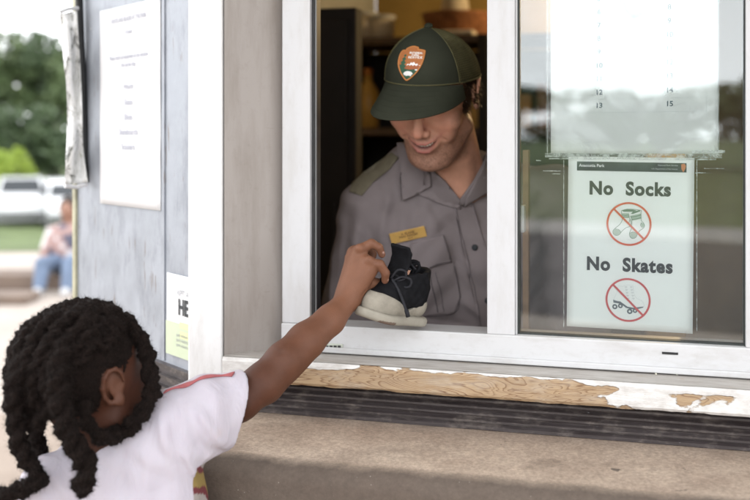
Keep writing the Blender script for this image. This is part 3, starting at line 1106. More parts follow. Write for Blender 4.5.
fl.line([(cx - a_, cy + a_), (cx, cy), (cx + a_, cy - a_)], .0032, .001).done('prohibition_ring', I_red, sign)
u0, v0 = 600, 272
fl.poly(icp([(120, 250), (150, 262), (185, 268), (215, 290), (250, 315), (300, 325), (360, 318), (395, 315), (392, 324), (340, 338), (280, 338), (235, 325), (200, 298), (165, 285), (122, 278)], u0, v0), .0004)
for (x, y, r) in ((135, 315, 22), (185, 308, 20), (270, 358, 23), (318, 352, 19)):
    px_, py_ = ic(x, y, u0, v0)
    fl.ring(px_, py_, r / 9.083 * .0017 * .72, r / 9.083 * .0017 * .62, .0005)
fl.done('skate_drawing', ink('skate_ink', (0.12, 0.14, 0.16)), sign)
for r_ in range(5):
    for q in (0, 1):
        x, y = 225 + q * 48 + r_ * 5, 135 + r_ * 26
        fl.line(icp([(x, y), (x + 22, y)], u0, v0), .0011)
        fl.line(icp([(x + 2, y + 9), (x + 18, y + 9)], u0, v0), .0006)
for L in ([(165, 128), (150, 190), (128, 240), (135, 262)], [(168, 126), (210, 130), (250, 118), (300, 122)], [(302, 122), (305, 180), (330, 235), (380, 262), (400, 300), (395, 318)]):
    fl.line(icp(L, u0, v0, 30), .0004, .0006)
fl.done('skate_outline', I_lgrey, sign)
cx, cy = ic(254, 254, u0, v0)
fl.ring(cx, cy, rr, .0032, .0009)
fl.line([(cx - a_, cy + a_), (cx, cy), (cx + a_, cy - a_)], .0032, .001).done('prohibition_ring', I_pink, sign)

# ----- schedule sheet above it
DT = -.0065
cT = gp(632.5, 60, DT)
W2_ = ks(716, DT) - ks(549, DT)
topz = kz(632, -75, DT); botz = kz(632, 153.6, DT)
cT = K(ks(632.5, DT), DT, (topz + botz) / 2)
sched = thing('schedule_sheet', 'large white sheet behind the glass with a two-column table of numbers', 'sign', K(ks(632.5, DT), DT, botz))
wavy_sheet('paper', paper, sched, cT, KA, UP, KN, W2_, topz - botz, 24, 40, amp=.0)
fl = Flat(cT, KA, UP, KN)
def lt(u, v):
    q = gp(u, v, DT) - cT
    return float(q @ KA), float(q @ UP)
L_ = [(599, 105.6, '13'), (599, 92.4, '12'), (599, 79, '11'), (599, 65.6, '10'), (599, 52, '9'), (599, 38.6, '8'), (599, 25.4, '7'), (599, 12, '6'), (599, -1.5, '5')]
R__ = [(669.5, 103.8, '15'), (669.5, 90, '14'), (669.5, 76, '13'), (669.5, 62.2, '12'), (669.5, 48.4, '11'), (669.5, 34.6, '10'), (669.5, 20.8, '9'), (669.5, 7, '8'), (669.5, -7, '7')]
navy = ink('navy_ink', (0.06, 0.10, 0.13))
for u, v, s in L_ + R__:
    x, y = lt(u, v)
    fl.text(s, x, y, .0118, .00035, off=.0004)
    fl.done('number', navy, sched)
xa, _ = lt(564, 100); xb, _ = lt(633.5, 100); xc, _ = lt(706.5, 100)
for i in range(9):
    ya = lt(564, 113.2 - 13.5 * i)[1]; yb = lt(706.5, 111.0 - 13.8 * i)[1]
    fl.line([(xa, ya), (xb, (ya + yb) / 2), (xc, yb)], .0004)
for x in (xa, xb, xc):
    fl.line([(x, lt(600, 113)[1]), (x, lt(600, -30)[1])], .0004)
fl.done('table_lines', ink('thin_line_ink', (0.55, 0.60, 0.60)), sched)
# clear plastic sleeve, crumpled, with taped edges
pls = NT('clear_plastic')
cc = pls.coord('Object')
bm_ = pls.bump(pls.noise(cc, 7, 3, 0.5, 0.4), 0.6, 0.01)
tr = pls.n('ShaderNodeBsdfTransparent'); tr.inputs[0].default_value = (0.97, 0.97, 0.97, 1)
gs = pls.n('ShaderNodeBsdfGlossy'); gs.inputs['Roughness'].default_value = 0.12; pls.l(bm_, gs.inputs['Normal'])
df = pls.n('ShaderNodeBsdfDiffuse'); df.inputs[0].default_value = (0.8, 0.82, 0.82, 1)
wr = pls.ramp(pls.noise(pls.mapping(cc, (1, 1, 1.6)), 12, 5, 0.6, 0.9), [(0.60, 0.0), (0.64, 1.0)])
m1 = pls.n('ShaderNodeMixShader'); m1.inputs[0].default_value = 0.07
m2 = pls.n('ShaderNodeMixShader')
pls.l(pls.math('MULTIPLY', wr, 0.14), m2.inputs[0])
pls.l(tr.outputs[0], m1.inputs[1]); pls.l(gs.outputs[0], m1.inputs[2]); pls.l(m1.outputs[0], m2.inputs[1]); pls.l(df.outputs[0], m2.inputs[2])
pls.l(m2.outputs[0], pls.out.inputs[0])
xs0, xs1 = ks(546, -.0052), ks(719.5, -.0052)
v_ = [K(xs0, -.0052, kz(632, 155.4, -.0052)), K(xs1, -.0052, kz(632, 155.4, -.0052)), K(xs1, -.0052, topz), K(xs0, -.0052, topz)]
link('plastic_sleeve', v_, [(0, 1, 2, 3)], pls.mat, sched)
tape = NT('cloudy_tape')
cc = tape.coord('Object')
tr = tape.n('ShaderNodeBsdfTransparent'); df = tape.n('ShaderNodeBsdfDiffuse'); df.inputs[0].default_value = (0.72, 0.76, 0.75, 1)
mm = tape.n('ShaderNodeMixShader')
tape.l(tape.ramp(tape.noise(cc, 60, 5, 0.7, 1.0), [(0.40, 0.10), (0.62, 0.70)]), mm.inputs[0])
tape.l(tr.outputs[0], mm.inputs[1]); tape.l(df.outputs[0], mm.inputs[2]); tape.l(mm.outputs[0], tape.out.inputs[0])
M['tape'] = tape.mat
mb = MB()
def strip(u0, u1, v0, v1, d=-.0048):
    s0, s1, z0, z1 = ks(u0, d), ks(u1, d), kz((u0 + u1) / 2, v1, d), kz((u0 + u1) / 2, v0, d)
    rg = np.linspace(0, 1, 24)
    top = [K(s0 + (s1 - s0) * q, d, z1 + .0008 * vnoise(np.array([q * 20, v0, 0.]), 1.3, 3)) for q in rg]
    bot = [K(s0 + (s1 - s0) * q, d, z0 + .0008 * vnoise(np.array([q * 20, v1, 5.]), 1.3, 3)) for q in rg]
    mb.add(bot + top, [(i, i + 1, 24 + i + 1, 24 + i) for i in range(23)])
strip(545, 722, 153.4, 157.6); strip(549, 716, 158.2, 159.5, -.0046); strip(692, 725, 150, 153.2, -.0044)
for (a, b, c, d_) in ((528, 534, 166, 166.8), (543, 561, 170.6, 171.3), (552, 562, 173.6, 174.2), (704, 724, 168.2, 168.9), (695, 712, 172.4, 173.4), (536, 541, 160, 160.9)):
    strip(a, b, c, d_)
mb.build('tape_strip', M['tape'], sched)
mb = MB()
for (u, v0, v1) in ((547, -60, 154), (718, -60, 153), (563.4, 160, 327), (696.5, 160, 331)):
    s0 = ks(u, -.0046)
    mb.kbox(s0, s0 + .0011, -.0056, -.0046, kz(u, v1, -.0046), kz(u, v0, -.0046))
    mb.build('sleeve_edge', M['tape'], sched)
    mb = MB()
# crumpled clear sleeve end below the notice
pv = []
cr = MB()
for k in range(3):
    pts = spline([gp(690 + 13 * k, 322 - 2 * k, -.006), gp(694 + 12 * k, 330, -.005), gp(701 + 10 * k, 333 - 3 * k, -.006), gp(707 + 8 * k, 329 + 2 * k, -.005), gp(716 + 3 * k, 334, -.006)], 20)
    cr.tube(pts, .0009 + .0004 * (k == 1), 6)


# ----- posters on the steel wall
def poster(name, label, u0, u1, z0, z1, o=.004, cat='poster'):
    t0, t1 = t_of(u1, o), t_of(u0, o)
    ctr = (W2(t0, o, (z0 + z1) / 2) + W2(t1, o, (z0 + z1) / 2)) / 2
    th = thing(name, label, cat, ctr - UP * (z1 - z0) / 2)
    r = -np.array([D2[0], D2[1], 0]); n = np.array([N2[0], N2[1], 0])
    wavy_sheet('paper', paper_w, th, ctr, r, UP, n, t1 - t0, z1 - z0, 12, 20, amp=.0008)
    return th, Flat(ctr, r, UP, n), t1 - t0, z1 - z0
zt, zb = z_of(130, 4, .004), z_of(130, 207, .004)
th, fl, pw, ph = poster('poster', 'large white poster on the steel wall with faint centred lines of text', 100, 160.5, zb, zt)
rows = [(18, 'SKATES AND BLADES AT THE PARK', .0125), (31, 'closed', .012), (56, 'Please return all equipment to the window', .0125), (64, 'the same day', .0125), (86, 'Hours', .017), (102, 'Skate', .017), (117, 'Bikes', .017), (132, 'Skateboards', .017), (147, 'Scooters', .017)]
faint = ink('faint_ink', (0.34, 0.35, 0.42))
for v, s, sz in rows:
    fl.text(s, 0.0, (zt + zb) / 2 * -1 + z_of(130, v, .004), sz, .0002, off=.0016, sx=1.0 if len(s) < 20 else .8)
    fl.done('lettering', faint, th)
zt2, zb2 = z_of(178, 275, .004), z_of(178, 357, .004)
th, fl, pw, ph = poster('poster', 'small cream poster by the post lettered HE beside a small badge', 166.5, 198, zb2, zt2, .003)
fl.rect(-pw / 2, pw / 2, -ph / 2, -ph * .09, .0014).done('lower_panel', ink('pale_green_ink', (0.50, 0.56, 0.40)), th)
zm = (zt2 + zb2) / 2
fl.text('HE', (-(t_of(184.2, .004) - t_of(182.2, .004))) , z_of(182, 308.5, .004) - zm, .040, .0012, off=.0016, sx=.8)
bx = (t_of(182.2, .004) - t_of(172.5, .004)) * -1
fl.done('lettering', I_black, th)
fl.poly([(bx - .009, z_of(175, 301, .004) - zm), (bx + .009, z_of(175, 301, .004) - zm), (bx + .009, z_of(175, 310, .004) - zm), (bx, z_of(175, 317, .004) - zm), (bx - .009, z_of(175, 310, .004) - zm)], .0016).done('badge', I_black, th)
fl.poly([(bx - .005, z_of(175, 303, .004) - zm), (bx + .005, z_of(175, 303, .004) - zm), (bx + .004, z_of(175, 310, .004) - zm), (bx, z_of(175, 313, .004) - zm), (bx - .004, z_of(175, 310, .004) - zm)], .002).done('badge_centre', ink('gold_ink', (0.5, 0.42, 0.12)), th)
fl.text('KPT A', 0.006, z_of(182, 294, .004) - zm, .016, .0, off=.0016)
for i in range(3):
    fl.text('park visitors', .004, z_of(182, 336 + 5 * i, .004) - zm, .0085, .0, off=.0022)
fl.done('small_lettering', I_grey, th)
fl.rect(-.005, .03, z_of(180, 328, .004) - zm, z_of(180, 322, .004) - zm, .002)
fl.rect(-.004, .03, z_of(180, 338, .004) - zm, z_of(180, 331, .004) - zm, .0018).done('label_panel', ink('pale_yellow_ink', (0.62, 0.64, 0.36)), th)

# curled plastic banner hanging from the steel corner, seen almost edge on
ban = thing('hanging_banner', 'curled clear-covered banner hanging from the far corner of the steel wall', 'banner', P(72, 187, 2.10))
bt = MB()
rowsb = [(14, 59, 77), (30, 61.5, 78), (60, 64, 80), (90, 66.5, 81.5), (120, 67.5, 82.5), (145, 67, 83), (165, 65.5, 85), (185, 64.5, 88)]
V = []
for q, (v, ua, ub) in enumerate(spline(np.array(rowsb, float), 30)):
    for j in range(9):
        u = ua + (ub - ua) * j / 8
        V.append(P(u, v + (3 if j == 0 else 0) * 0 - (j / 8) * 3, 2.10 + .030 * (j / 8) + .012 * math.sin(q * .45 + j * .5) + .01 * math.cos(j * 1.1)))
f = [(i * 9 + j, i * 9 + j + 1, (i + 1) * 9 + j + 1, (i + 1) * 9 + j) for i in range(29) for j in range(8)]
bn = NT('glossy_banner_film')
cc = bn.coord('Object')
pt = bn.ramp(bn.noise(bn.mapping(cc, (9, 9, 5)), 3.2, 5, 0.7, 1.4), [(0.36, (0.06, 0.06, 0.05)), (0.45, (0.62, 0.62, 0.60)), (0.6, (0.80, 0.80, 0.80)), (0.74, (0.36, 0.38, 0.28))])
bn.bsdf(pt, 0.18, 0.0, bn.bump(bn.noise(cc, 18, 3, .6, 1), 0.5, 0.01))
o = link('film', V, f, bn.mat, ban, smooth=True)
m = o.modifiers.new('thickness', 'SOLIDIFY'); m.thickness = .0015
mbx = MB()
mbx.tube([P(60, 12, 2.10), P(68, 9, 2.11), P(78, 8, 2.13)], .004, 8)
mbx.build('rod', M['vinyl'], ban)
mbx = MB()
mbx.tube([P(65, 186, 2.10), P(76, 187, 2.12), P(87, 184, 2.13)], .0045, 8)
mbx.build('rod', M['vinyl'], ban)
mbx = MB().tube([P(79, -6, 2.155), P(80.5, 40, 2.152), P(83, 90, 2.152), P(84, 130, 2.15), P(85, 160, 2.15), P(87, 182, 2.15)], .0085, 8)
mbx.build('dark_gap_strip', M['black'], ban, smooth=True)  # black tube drawn along the dark gap between banner and steel

# ---------------------------------------------------------------- inside the kiosk
def ibox(u0, u1, v0, v1, Y, dep=.3):
    """kiosk-aligned box whose front shows at those pixels at about depth Y"""
    p = k_of(P((u0 + u1) / 2, (v0 + v1) / 2, Y))
    d = float(p[1])
    return (ks(u0, d), ks(u1, d), d - dep, d, kz((u0 + u1) / 2, v1, d), kz((u0 + u1) / 2, v0, d))
def ithing(name, label, cat, bx, mat, bev=.004, extra=None):
    m = MB().kbox(*bx)
    o = m.build(name, mat)
    bevel(o, bev)
    return props(o, label, cat)
b = ibox(300, 356, 8, 600, 2.75, .06)
b = (b[0], b[1], b[2], b[3], .051, b[5])
cb = thing('tall_cabinet', 'tall dark brown cabinet just inside the left of the open window', 'cabinet', K((b[0] + b[1]) / 2, b[3], .051))
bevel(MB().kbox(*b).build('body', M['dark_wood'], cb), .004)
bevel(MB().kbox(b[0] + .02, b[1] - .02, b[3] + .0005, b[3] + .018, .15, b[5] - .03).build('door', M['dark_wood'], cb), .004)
MB().tube([K(b[1] - .05, b[3] + .03, 1.2), K(b[1] - .05, b[3] + .03, 1.32)], .006).build('handle', M['track'], cb)
# open shelving behind the ranger
sh = thing('shelf_unit', 'brown open shelf unit against the ochre wall behind the ranger', 'shelf', K(.0, -2.0, .051))
sY = -2.02
shz = [.45, .85, 1.2, kz(420, 128, sY), kz(420, 36, sY)]
sl_, sr_ = ks(338, sY), ks(640, sY)
for z in shz:
    bevel(MB().kbox(sl_ + .02, sr_ - .02, sY - .36, sY, z - .028, z).build('shelf', M['mid_wood'], sh), .003)
for s in (sl_, (sl_ + sr_) / 2, sr_):
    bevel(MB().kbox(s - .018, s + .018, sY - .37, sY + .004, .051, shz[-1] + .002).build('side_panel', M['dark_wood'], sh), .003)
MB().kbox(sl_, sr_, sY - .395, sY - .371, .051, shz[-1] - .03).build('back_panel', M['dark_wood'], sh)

def lathe(name, mat, parent, prof, base, seg=24, **kw):
    base = np.asarray(base)
    V = []
    for r, z in prof:
        for j in range(seg):
            a = 2 * PI * j / seg
            V.append(base + np.array([r * math.cos(a), r * math.sin(a), z]))
    f = [(i * seg + j, i * seg + (j + 1) % seg, (i + 1) * seg + (j + 1) % seg, (i + 1) * seg + j) for i in range(len(prof) - 1) for j in range(seg)]
    f += [tuple(range(seg - 1, -1, -1)), tuple((len(prof) - 1) * seg + j for j in range(seg))]
    return link(name, V, f, mat, parent, smooth=True, **kw)

m_basket = simple('reddish_wicker', (0.30, 0.12, 0.05), 0.8, var=0.5, vscale=60, bump=.6, bscale=90, bdist=.004)
m_cream = simple('cream_cloth', (0.60, 0.52, 0.42), 0.8, var=0.15, vscale=30)
m_orange = simple('orange_plastic', (0.60, 0.20, 0.03), 0.35, var=0.15, vscale=20)
m_amber = simple('amber_plastic', (0.62, 0.34, 0.07), 0.3, var=0.2, vscale=20)
top = shz[-1]
def on(u, d, z):
    return K(ks(u, d), d, z + .0005)
bk = thing('wicker_basket', 'reddish wicker basket on the top shelf above the ranger cap', 'basket', on(458, -2.2, top))
lathe('bowl', m_basket, bk, [(.09, 0), (.125, .02), (.14, .09), (.147, .10), (.138, .10), (.13, .08)], on(458, -2.2, top))
rl = lathe('rolled_towel', m_cream, None, [(.035, 0), (.05, .008), (.056, .05), (.05, .09), (.03, .10)], on(455, -2.2, top + .075))
props(rl, 'cream rolled towel poking out of the wicker basket', 'towel')
tw = MB().kbox(ks(440, -2.05), ks(474, -2.05), -2.12, -2.03, top + .0005, top + .022).build('folded_cloth', m_cream); bevel(tw, .008, 3)
props(tw, 'folded cream cloth on the top shelf edge below the wicker basket', 'cloth')
for u, h_, lab in ((366, .10, 'white tub at the left end of the top shelf'), (383, .085, 'lower white tub, right of the first tub on the top shelf')):
    q = thing('tub', lab, 'tub', on(u, -2.15, top), group='tubs on the top shelf')
    lathe('body', m_cream, q, [(.035, 0), (.042, .004), (.048, h_), (.044, h_), (.04, h_ * .6)], on(u, -2.15, top))
    lathe('lid', M['vinyl'], q, [(.05, h_ + .0003), (.052, h_ + .012), (.046, h_ + .014)], on(u, -2.15, top))
z3 = shz[3]
bo = thing('bottle', 'amber bottle on the middle shelf left of the ranger cap', 'bottle', on(368, -2.12, z3))
lathe('body', m_amber, bo, [(.034, 0), (.043, .006), (.046, .10), (.040, .15), (.018, .185), (.016, .21)], on(368, -2.12, z3))
lathe('bottle_cap', m_orange, bo, [(.018, .2105), (.018, .235), (.014, .238)], on(368, -2.12, z3))
for u, z, mt, lab in ((362, shz[2], m_orange, 'orange ball on the lower shelf beyond the ranger shoulder'), (379, shz[2], m_amber, 'amber ball beside the orange ball on the lower shelf')):
    pr = [(.045 * math.sin(a), .045 - .045 * math.cos(a)) for a in np.linspace(.15, PI - .05, 14)]
    props(lathe('ball', mt, None, pr, on(u, -2.1, z)), lab, 'ball', 'balls on the lower shelf')
for i in range(9):
    u = 470 + i * 17
    hb = random.uniform(.12, .2)
    o = ithing('binder', '', 'binder', (ks(u, -2.1), ks(u, -2.1) + .042, -2.3, -2.06, shz[3] + .0005, shz[3] + hb), [m_amber, m_basket, M['brown_board']][i % 3], .003)
    props(o, 'small amber or brown binder in the row on the middle shelf behind the sash', 'binder', 'binders on the middle shelf')
# brown upright strip seen through the left of the fixed pane, and a tilted board low down
o = ithing('wooden_batten', 'narrow tan batten standing behind the left edge of the fixed pane', 'batten', (ks(523, -.12), ks(529, -.12), -.135, -.115, 1.0305, kz(526, 150, -.12)), simple('tan_batten', (0.20, 0.12, 0.06), .6, var=.3, vscale=20), .001)
o = ithing('cardboard_box', 'brown cardboard box on the inner counter behind the fixed pane', 'box', (ks(600, -.2), ks(690, -.2), -.29, -.2, 1.0305, 1.12), M['brown_board'], .002)

# ---------------------------------------------------------------- trees, bushes
leaf_m = []
for nm, cA, cB in (('dark_leaves', (0.05, 0.085, 0.04), (0.11, 0.155, 0.07)), ('mid_leaves', (0.08, 0.125, 0.05), (0.16, 0.21, 0.09)), ('lime_leaves', (0.22, 0.32, 0.035), (0.42, 0.52, 0.09))):
    n = NT(nm)
    oi = n.n('ShaderNodeObjectInfo').outputs['Random']
    c = n.coord('Object')
    col = n.ramp(n.noise(c, 1.1, 5, .7), [(.3, cA), (.7, cB)])
    p = n.bsdf(col, .6)
    p.inputs['Subsurface Weight'].default_value = 0
    leaf_m.append(n.mat)
bark = simple('bark', (0.09, 0.07, 0.055), .9, var=.3, vscale=5, bump=.6, bscale=15, bdist=.03)

def crown_mesh(nleaf, seed, clusters=26, size=.16, flat=1.0, low=0.25):
    r = np.random.default_rng(seed)
    cs = r.normal(size=(clusters, 3)); cs /= np.linalg.norm(cs, axis=1)[:, None]
    cs *= r.uniform(.35, .82, (clusters, 1)); cs[:, 2] = cs[:, 2] * flat + low
    rad = r.uniform(.16, .34, clusters)
    k = r.integers(0, clusters, nleaf)
    d = r.normal(size=(nleaf, 3)); d /= np.linalg.norm(d, axis=1)[:, None]
    p = cs[k] + d * (rad[k] * r.uniform(.55, 1.05, nleaf) ** .7)[:, None]
    a = r.normal(size=(nleaf, 3)); a /= np.linalg.norm(a, axis=1)[:, None]
    b = np.cross(a, r.normal(size=(nleaf, 3))); b /= np.linalg.norm(b, axis=1)[:, None]
    s = size * r.uniform(.5, 1.2, nleaf)[:, None] * .35
    V = np.stack([p - a * s, p + b * s * .6, p + a * s, p - b * s * .6], 1).reshape(-1, 3)
    f = np.arange(nleaf * 4).reshape(-1, 4)
    return V, f

def make_tree(label, x, y, h, r, mat, seed, nleaf=5000, cat='tree', name='tree', group=None, trunk_frac=.3):
    z0 = float(hgt(x, y))
    t = thing(name, label, cat, (x, y, z0), group)
    b = np.array([x, y, z0 - .05])
    rg = random.Random(seed)
    m = MB()
    top = b + np.array([rg.uniform(-.3, .3), 0, h * .8])
    m.tube(spline([b, b + np.array([.1, 0, h * .3]), top], 8), np.linspace(.03 * h, .008 * h, 8), 8)
    for i in range(6):
        a = rg.uniform(0, 2 * PI); zz = h * rg.uniform(.25, .6)
        q = b + np.array([0, 0, zz])
        m.tube([q, q + np.array([math.cos(a) * r * .35, math.sin(a) * r * .35, h * .12]), q + np.array([math.cos(a) * r * .7, math.sin(a) * r * .7, h * .2])], [.012 * h, .008 * h, .003 * h], 6)
    m.build('trunk', bark, t)
    V, f = crown_mesh(nleaf, seed, size=.2)
    hc = h * (1 - trunk_frac) / 2
    V = V * np.array([r, r, hc]) + np.array([x, y, z0 + h - hc * 1.12])
    link('crown', V, f, mat, t)
    return t
G1 = 'trees along the far side of the car park'
make_tree('tall green tree at the left edge beyond the parked vehicles', -23.0, 57, 9.3, 4.2, leaf_m[1], 1, 6500, group=G1)
make_tree('dark green tree straight above the white van roof', -19.2, 60, 9.6, 3.6, leaf_m[0], 2, 6500, group=G1)
make_tree('thinner light green tree nearest the hanging banner', -16.2, 57, 9.0, 3.0, leaf_m[1], 3, 4000, group=G1)
make_tree('broad dark tree partly behind the steel wall', -13.0, 62, 10.5, 4.5, leaf_m[0], 4, 5000, group=G1)
make_tree('outermost dark tree cut by the left edge of the photo', -28.5, 60, 10, 4.6, leaf_m[0], 5, 5000, group=G1)
make_tree('low bushy tree filling the gap under the tall green tree', -21.0, 52, 5.0, 3.6, leaf_m[0], 6, 5000, group=G1, trunk_frac=.05)
make_tree('low dark bushy tree behind the seated person', -16.5, 52, 5.2, 3.6, leaf_m[0], 7, 5000, group=G1, trunk_frac=.05)
make_tree('bright yellow-green bush at the left edge behind the white vehicles', -16.6, 45.5, 2.9, 1.35, leaf_m[2], 8, 3500, 'bush', 'bush', trunk_frac=.02)
G2 = 'trees across the lawn behind the photographer'
for i, (x, y, h, r) in enumerate([(-30, -44, 3.9, 4.5), (-25.2, -47, 3.1, 3.6), (-20.5, -43, 3.5, 4.2), (-16.6, -46, 2.9, 3.4), (-12.4, -44, 3.3, 3.6), (-8.6, -47, 3.7, 4.2), (-4, -44, 4.2, 4.4), (1.5, -45, 4.0, 4.2), (7, -44, 4.3, 4.2), (-35.5, -45, 4.1, 4.6)]):
    make_tree('leafy tree in the row reflected in the fixed pane', x, y, h + 1.0, r, leaf_m[i % 2], 20 + i, 3500, group=G2, trunk_frac=.08)

# ---------------------------------------------------------------- parked vehicles
car_white = simple('white_car_paint', (0.80, 0.81, 0.82), .25, var=.02, Coat_Weight=.6)
car_glass = simple('car_glass', (0.02, 0.025, 0.03), .08, var=.1)
car_tyre = simple('tyre_rubber', (0.02, 0.02, 0.02), .85, var=.2)
car_rim = simple('wheel_rim', (0.4, 0.4, 0.42), .35, .8, var=.1)
car_red = simple('tail_lamp_red', (0.45, 0.02, 0.02), .25, var=.1)
car_dark = simple('bumper_grey', (0.06, 0.06, 0.065), .6, var=.1)

def make_car(label, x, y, rz, L=4.7, Wd=1.85, Hh=1.72, kind='suv'):
    z0 = float(hgt(x, y)) + .016
    t = thing('parked_car', label, 'car', (x, y, z0), 'vehicles in the car park')
    R = np.array([[math.cos(rz), -math.sin(rz), 0], [math.sin(rz), math.cos(rz), 0], [0, 0, 1]])
    def W(p):
        return R @ np.asarray(p, float) + np.array([x, y, z0])
    hw = Wd / 2
    # side profile (length along local x, nose at +x): (x, z, half width)
    if kind == 'suv':
        prof = [(-L / 2, .45, .90), (-L / 2 - .02, .80, .97), (-L / 2 + .06, 1.05, .97), (-L / 2 + .25, 1.55, .80), (-L / 2 + .5, Hh, .72), (L * .02, Hh + .01, .72), (L * .17, Hh - .1, .74), (L * .30, 1.12, .90), (L * .46, 1.0, .90), (L / 2, .80, .90), (L / 2 + .01, .45, .90)]
    else:
        prof = [(-L / 2, .5, .95), (-L / 2, .95, .97), (-L / 2 + .02, 1.08, .97), (-L * .06, 1.10, .97), (-L * .04, Hh - .1, .78), (L * .02, Hh, .74), (L * .13, Hh - .04, .76), (L * .24, 1.16, .92), (L * .44, 1.08, .92), (L / 2, .9, .92), (L / 2 + .01, .5, .92)]
    V, Fc = [], []
    n = len(prof)
    for sgn in (-1, 1):
        for (a, z, wf) in prof:
            V.append(W((a, sgn * hw * wf, z)))
        for (a, z, wf) in prof:
            V.append(W((a, sgn * hw * .93, .28)))
    for i in range(n - 1):
        Fc.append((i, i + 1, 2 * n + i + 1, 2 * n + i))
        Fc.append((i + n, i + n + 1, i + 1, i))
        Fc.append((2 * n + i, 2 * n + i + 1, 3 * n + i + 1, 3 * n + i))
        Fc.append((n + i + 1, n + i, 3 * n + i, 3 * n + i + 1))
    Fc += [(0, 2 * n, 3 * n, n), (n - 1, 2 * n - 1, 4 * n - 1, 3 * n - 1)]
    o = link('body', V, Fc, car_white, t, smooth=True); bevel(o, .05, 3)
    def lw(p0, p1, q0, q1, off):
        return None
    # glass: rear, windscreen, side panes, as thin raised slabs
    def slab(name, pts, mat, par=t, th=.02):
        pts = [np.asarray(p, float) for p in pts]
        nn = np.cross(pts[1] - pts[0], pts[3] - pts[0]); nn /= np.linalg.norm(nn)
        return MB().hexa([W(p) for p in pts] + [W(p + nn * th) for p in pts]).build(name, mat, par)
    i_r = (2, 3) if kind == 'suv' else (3, 4)
    i_f = (6, 7)
    (xa, za, wa), (xb, zb_, wb) = prof[i_r[0]], prof[i_r[1]]
    g = hw
    slab('rear_window', [(xa + (xb - xa) * .15, -g * wa * .86, za + (zb_ - za) * .15), (xa + (xb - xa) * .15, g * wa * .86, za + (zb_ - za) * .15), (xb - (xb - xa) * .1, g * wb * .86, zb_ - (zb_ - za) * .1), (xb - (xb - xa) * .1, -g * wb * .86, zb_ - (zb_ - za) * .1)][::-1], car_glass)
    (xa, za, wa), (xb, zb_, wb) = prof[i_f[1]], prof[i_f[0]]
    slab('windscreen', [(xa - .05, -g * wa * .86, za + .05), (xa - .05, g * wa * .86, za + .05), (xb + .04, g * wb * .88, zb_ - .05), (xb + .04, -g * wb * .88, zb_ - .05)], car_glass)
    xs = (-L / 2 + .45, -.25 * 1, .95) if kind == 'suv' else (-L * .02, L * .09, L * .17)
    for sg in (-1, 1):
        for a, b_ in zip(xs[:-1], xs[1:]):
            q = [(a + .04, sg * g * .955, 1.10), (b_ - .04, sg * g * .955, 1.10), (b_ - .12, sg * g * .775, Hh - .16), (a + .1, sg * g * .775, Hh - .16)]
            slab('side_window', q if sg < 0 else q[::-1], car_glass)
        for xw in (-L * .31, L * .32):
            v_, f_ = tube_mesh([W((xw, sg * hw * .80, .34)), W((xw, sg * hw * .84, .34)), W((xw, sg * hw * .99, .34)), W((xw, sg * hw * 1.01, .34))], [.33, .35, .35, .32], 20)
            wl_ = link('wheel', v_, f_, car_tyre, t)
            v_, f_ = tube_mesh([W((xw, sg * hw * 1.012, .34)), W((xw, sg * hw * 1.03, .34))], [.21, .17], 16)
            link('rim', v_, f_, car_rim, wl_)
        slab('tail_lamp', [(-L / 2 - .03, sg * hw * .72, .80), (-L / 2 - .03, sg * hw * .95, .80), (-L / 2 + .03, sg * hw * .93, 1.03), (-L / 2 + .03, sg * hw * .72, 1.03)][::-1 if sg > 0 else 1], car_red, th=.03)
        slab('headlight', [(L / 2 + .0, sg * hw * .6, .72), (L / 2 + .0, sg * hw * .88, .72), (L / 2 - .03, sg * hw * .88, .86), (L / 2 - .03, sg * hw * .6, .86)][::1 if sg > 0 else -1], car_rim, th=.03)
    for sx_, nm in ((-1, 'bumper'), (1, 'bumper')):
        m = MB(); m.box(0, 1, 0, 1, 0, 1)
        x_a, x_b = (-L / 2 - .08, -L / 2 + .1) if sx_ < 0 else (L / 2 - .1, L / 2 + .08)
        vs = [W((xx_, yy_, zz_)) for xx_, yy_, zz_ in [(x_a, -hw * .93, .35), (x_b, -hw * .93, .35), (x_b, hw * .93, .35), (x_a, hw * .93, .35), (x_a, -hw * .93, .56), (x_b, -hw * .93, .56), (x_b, hw * .93, .56), (x_a, hw * .93, .56)]]
        bevel(MB().hexa(vs).build(nm, car_dark, t), .03, 2)
    return t
make_car('white sport utility vehicle parked behind the seated person', -11.4, 37.0, math.radians(-68))
make_car('white pickup truck cut off by the left edge of the photo', -13.6, 38.5, math.radians(-72), 5.2, 1.9, 1.78, 'pickup')
make_car('white vehicle mostly hidden behind the steel wall', -8.4, 38.0, math.radians(-66))
# ---------------------------------------------------------------- people: shared
def skin_mat(name, rough=.45, sss=.12, var=.10, r=(.012, .005, .003), spec=.3):
    return attr_mat(name, rough, var, 45, .5, 700, .0009, sss, r, spec)

def ray_px(bvh, u, v):
    d = Vector(P(u, v, 1.0)) - Vector((0, 0, EYE))
    hit = bvh.ray_cast(Vector((0, 0, EYE)), d.normalized(), 10)
    return (None, None) if hit[0] is None else (np.array(hit[0]), np.array(hit[1]))

def bvh_of(V, Fc):
    return BVHTree.FromPolygons([tuple(v) for v in V], [tuple(int(i) for i in f) for f in Fc])

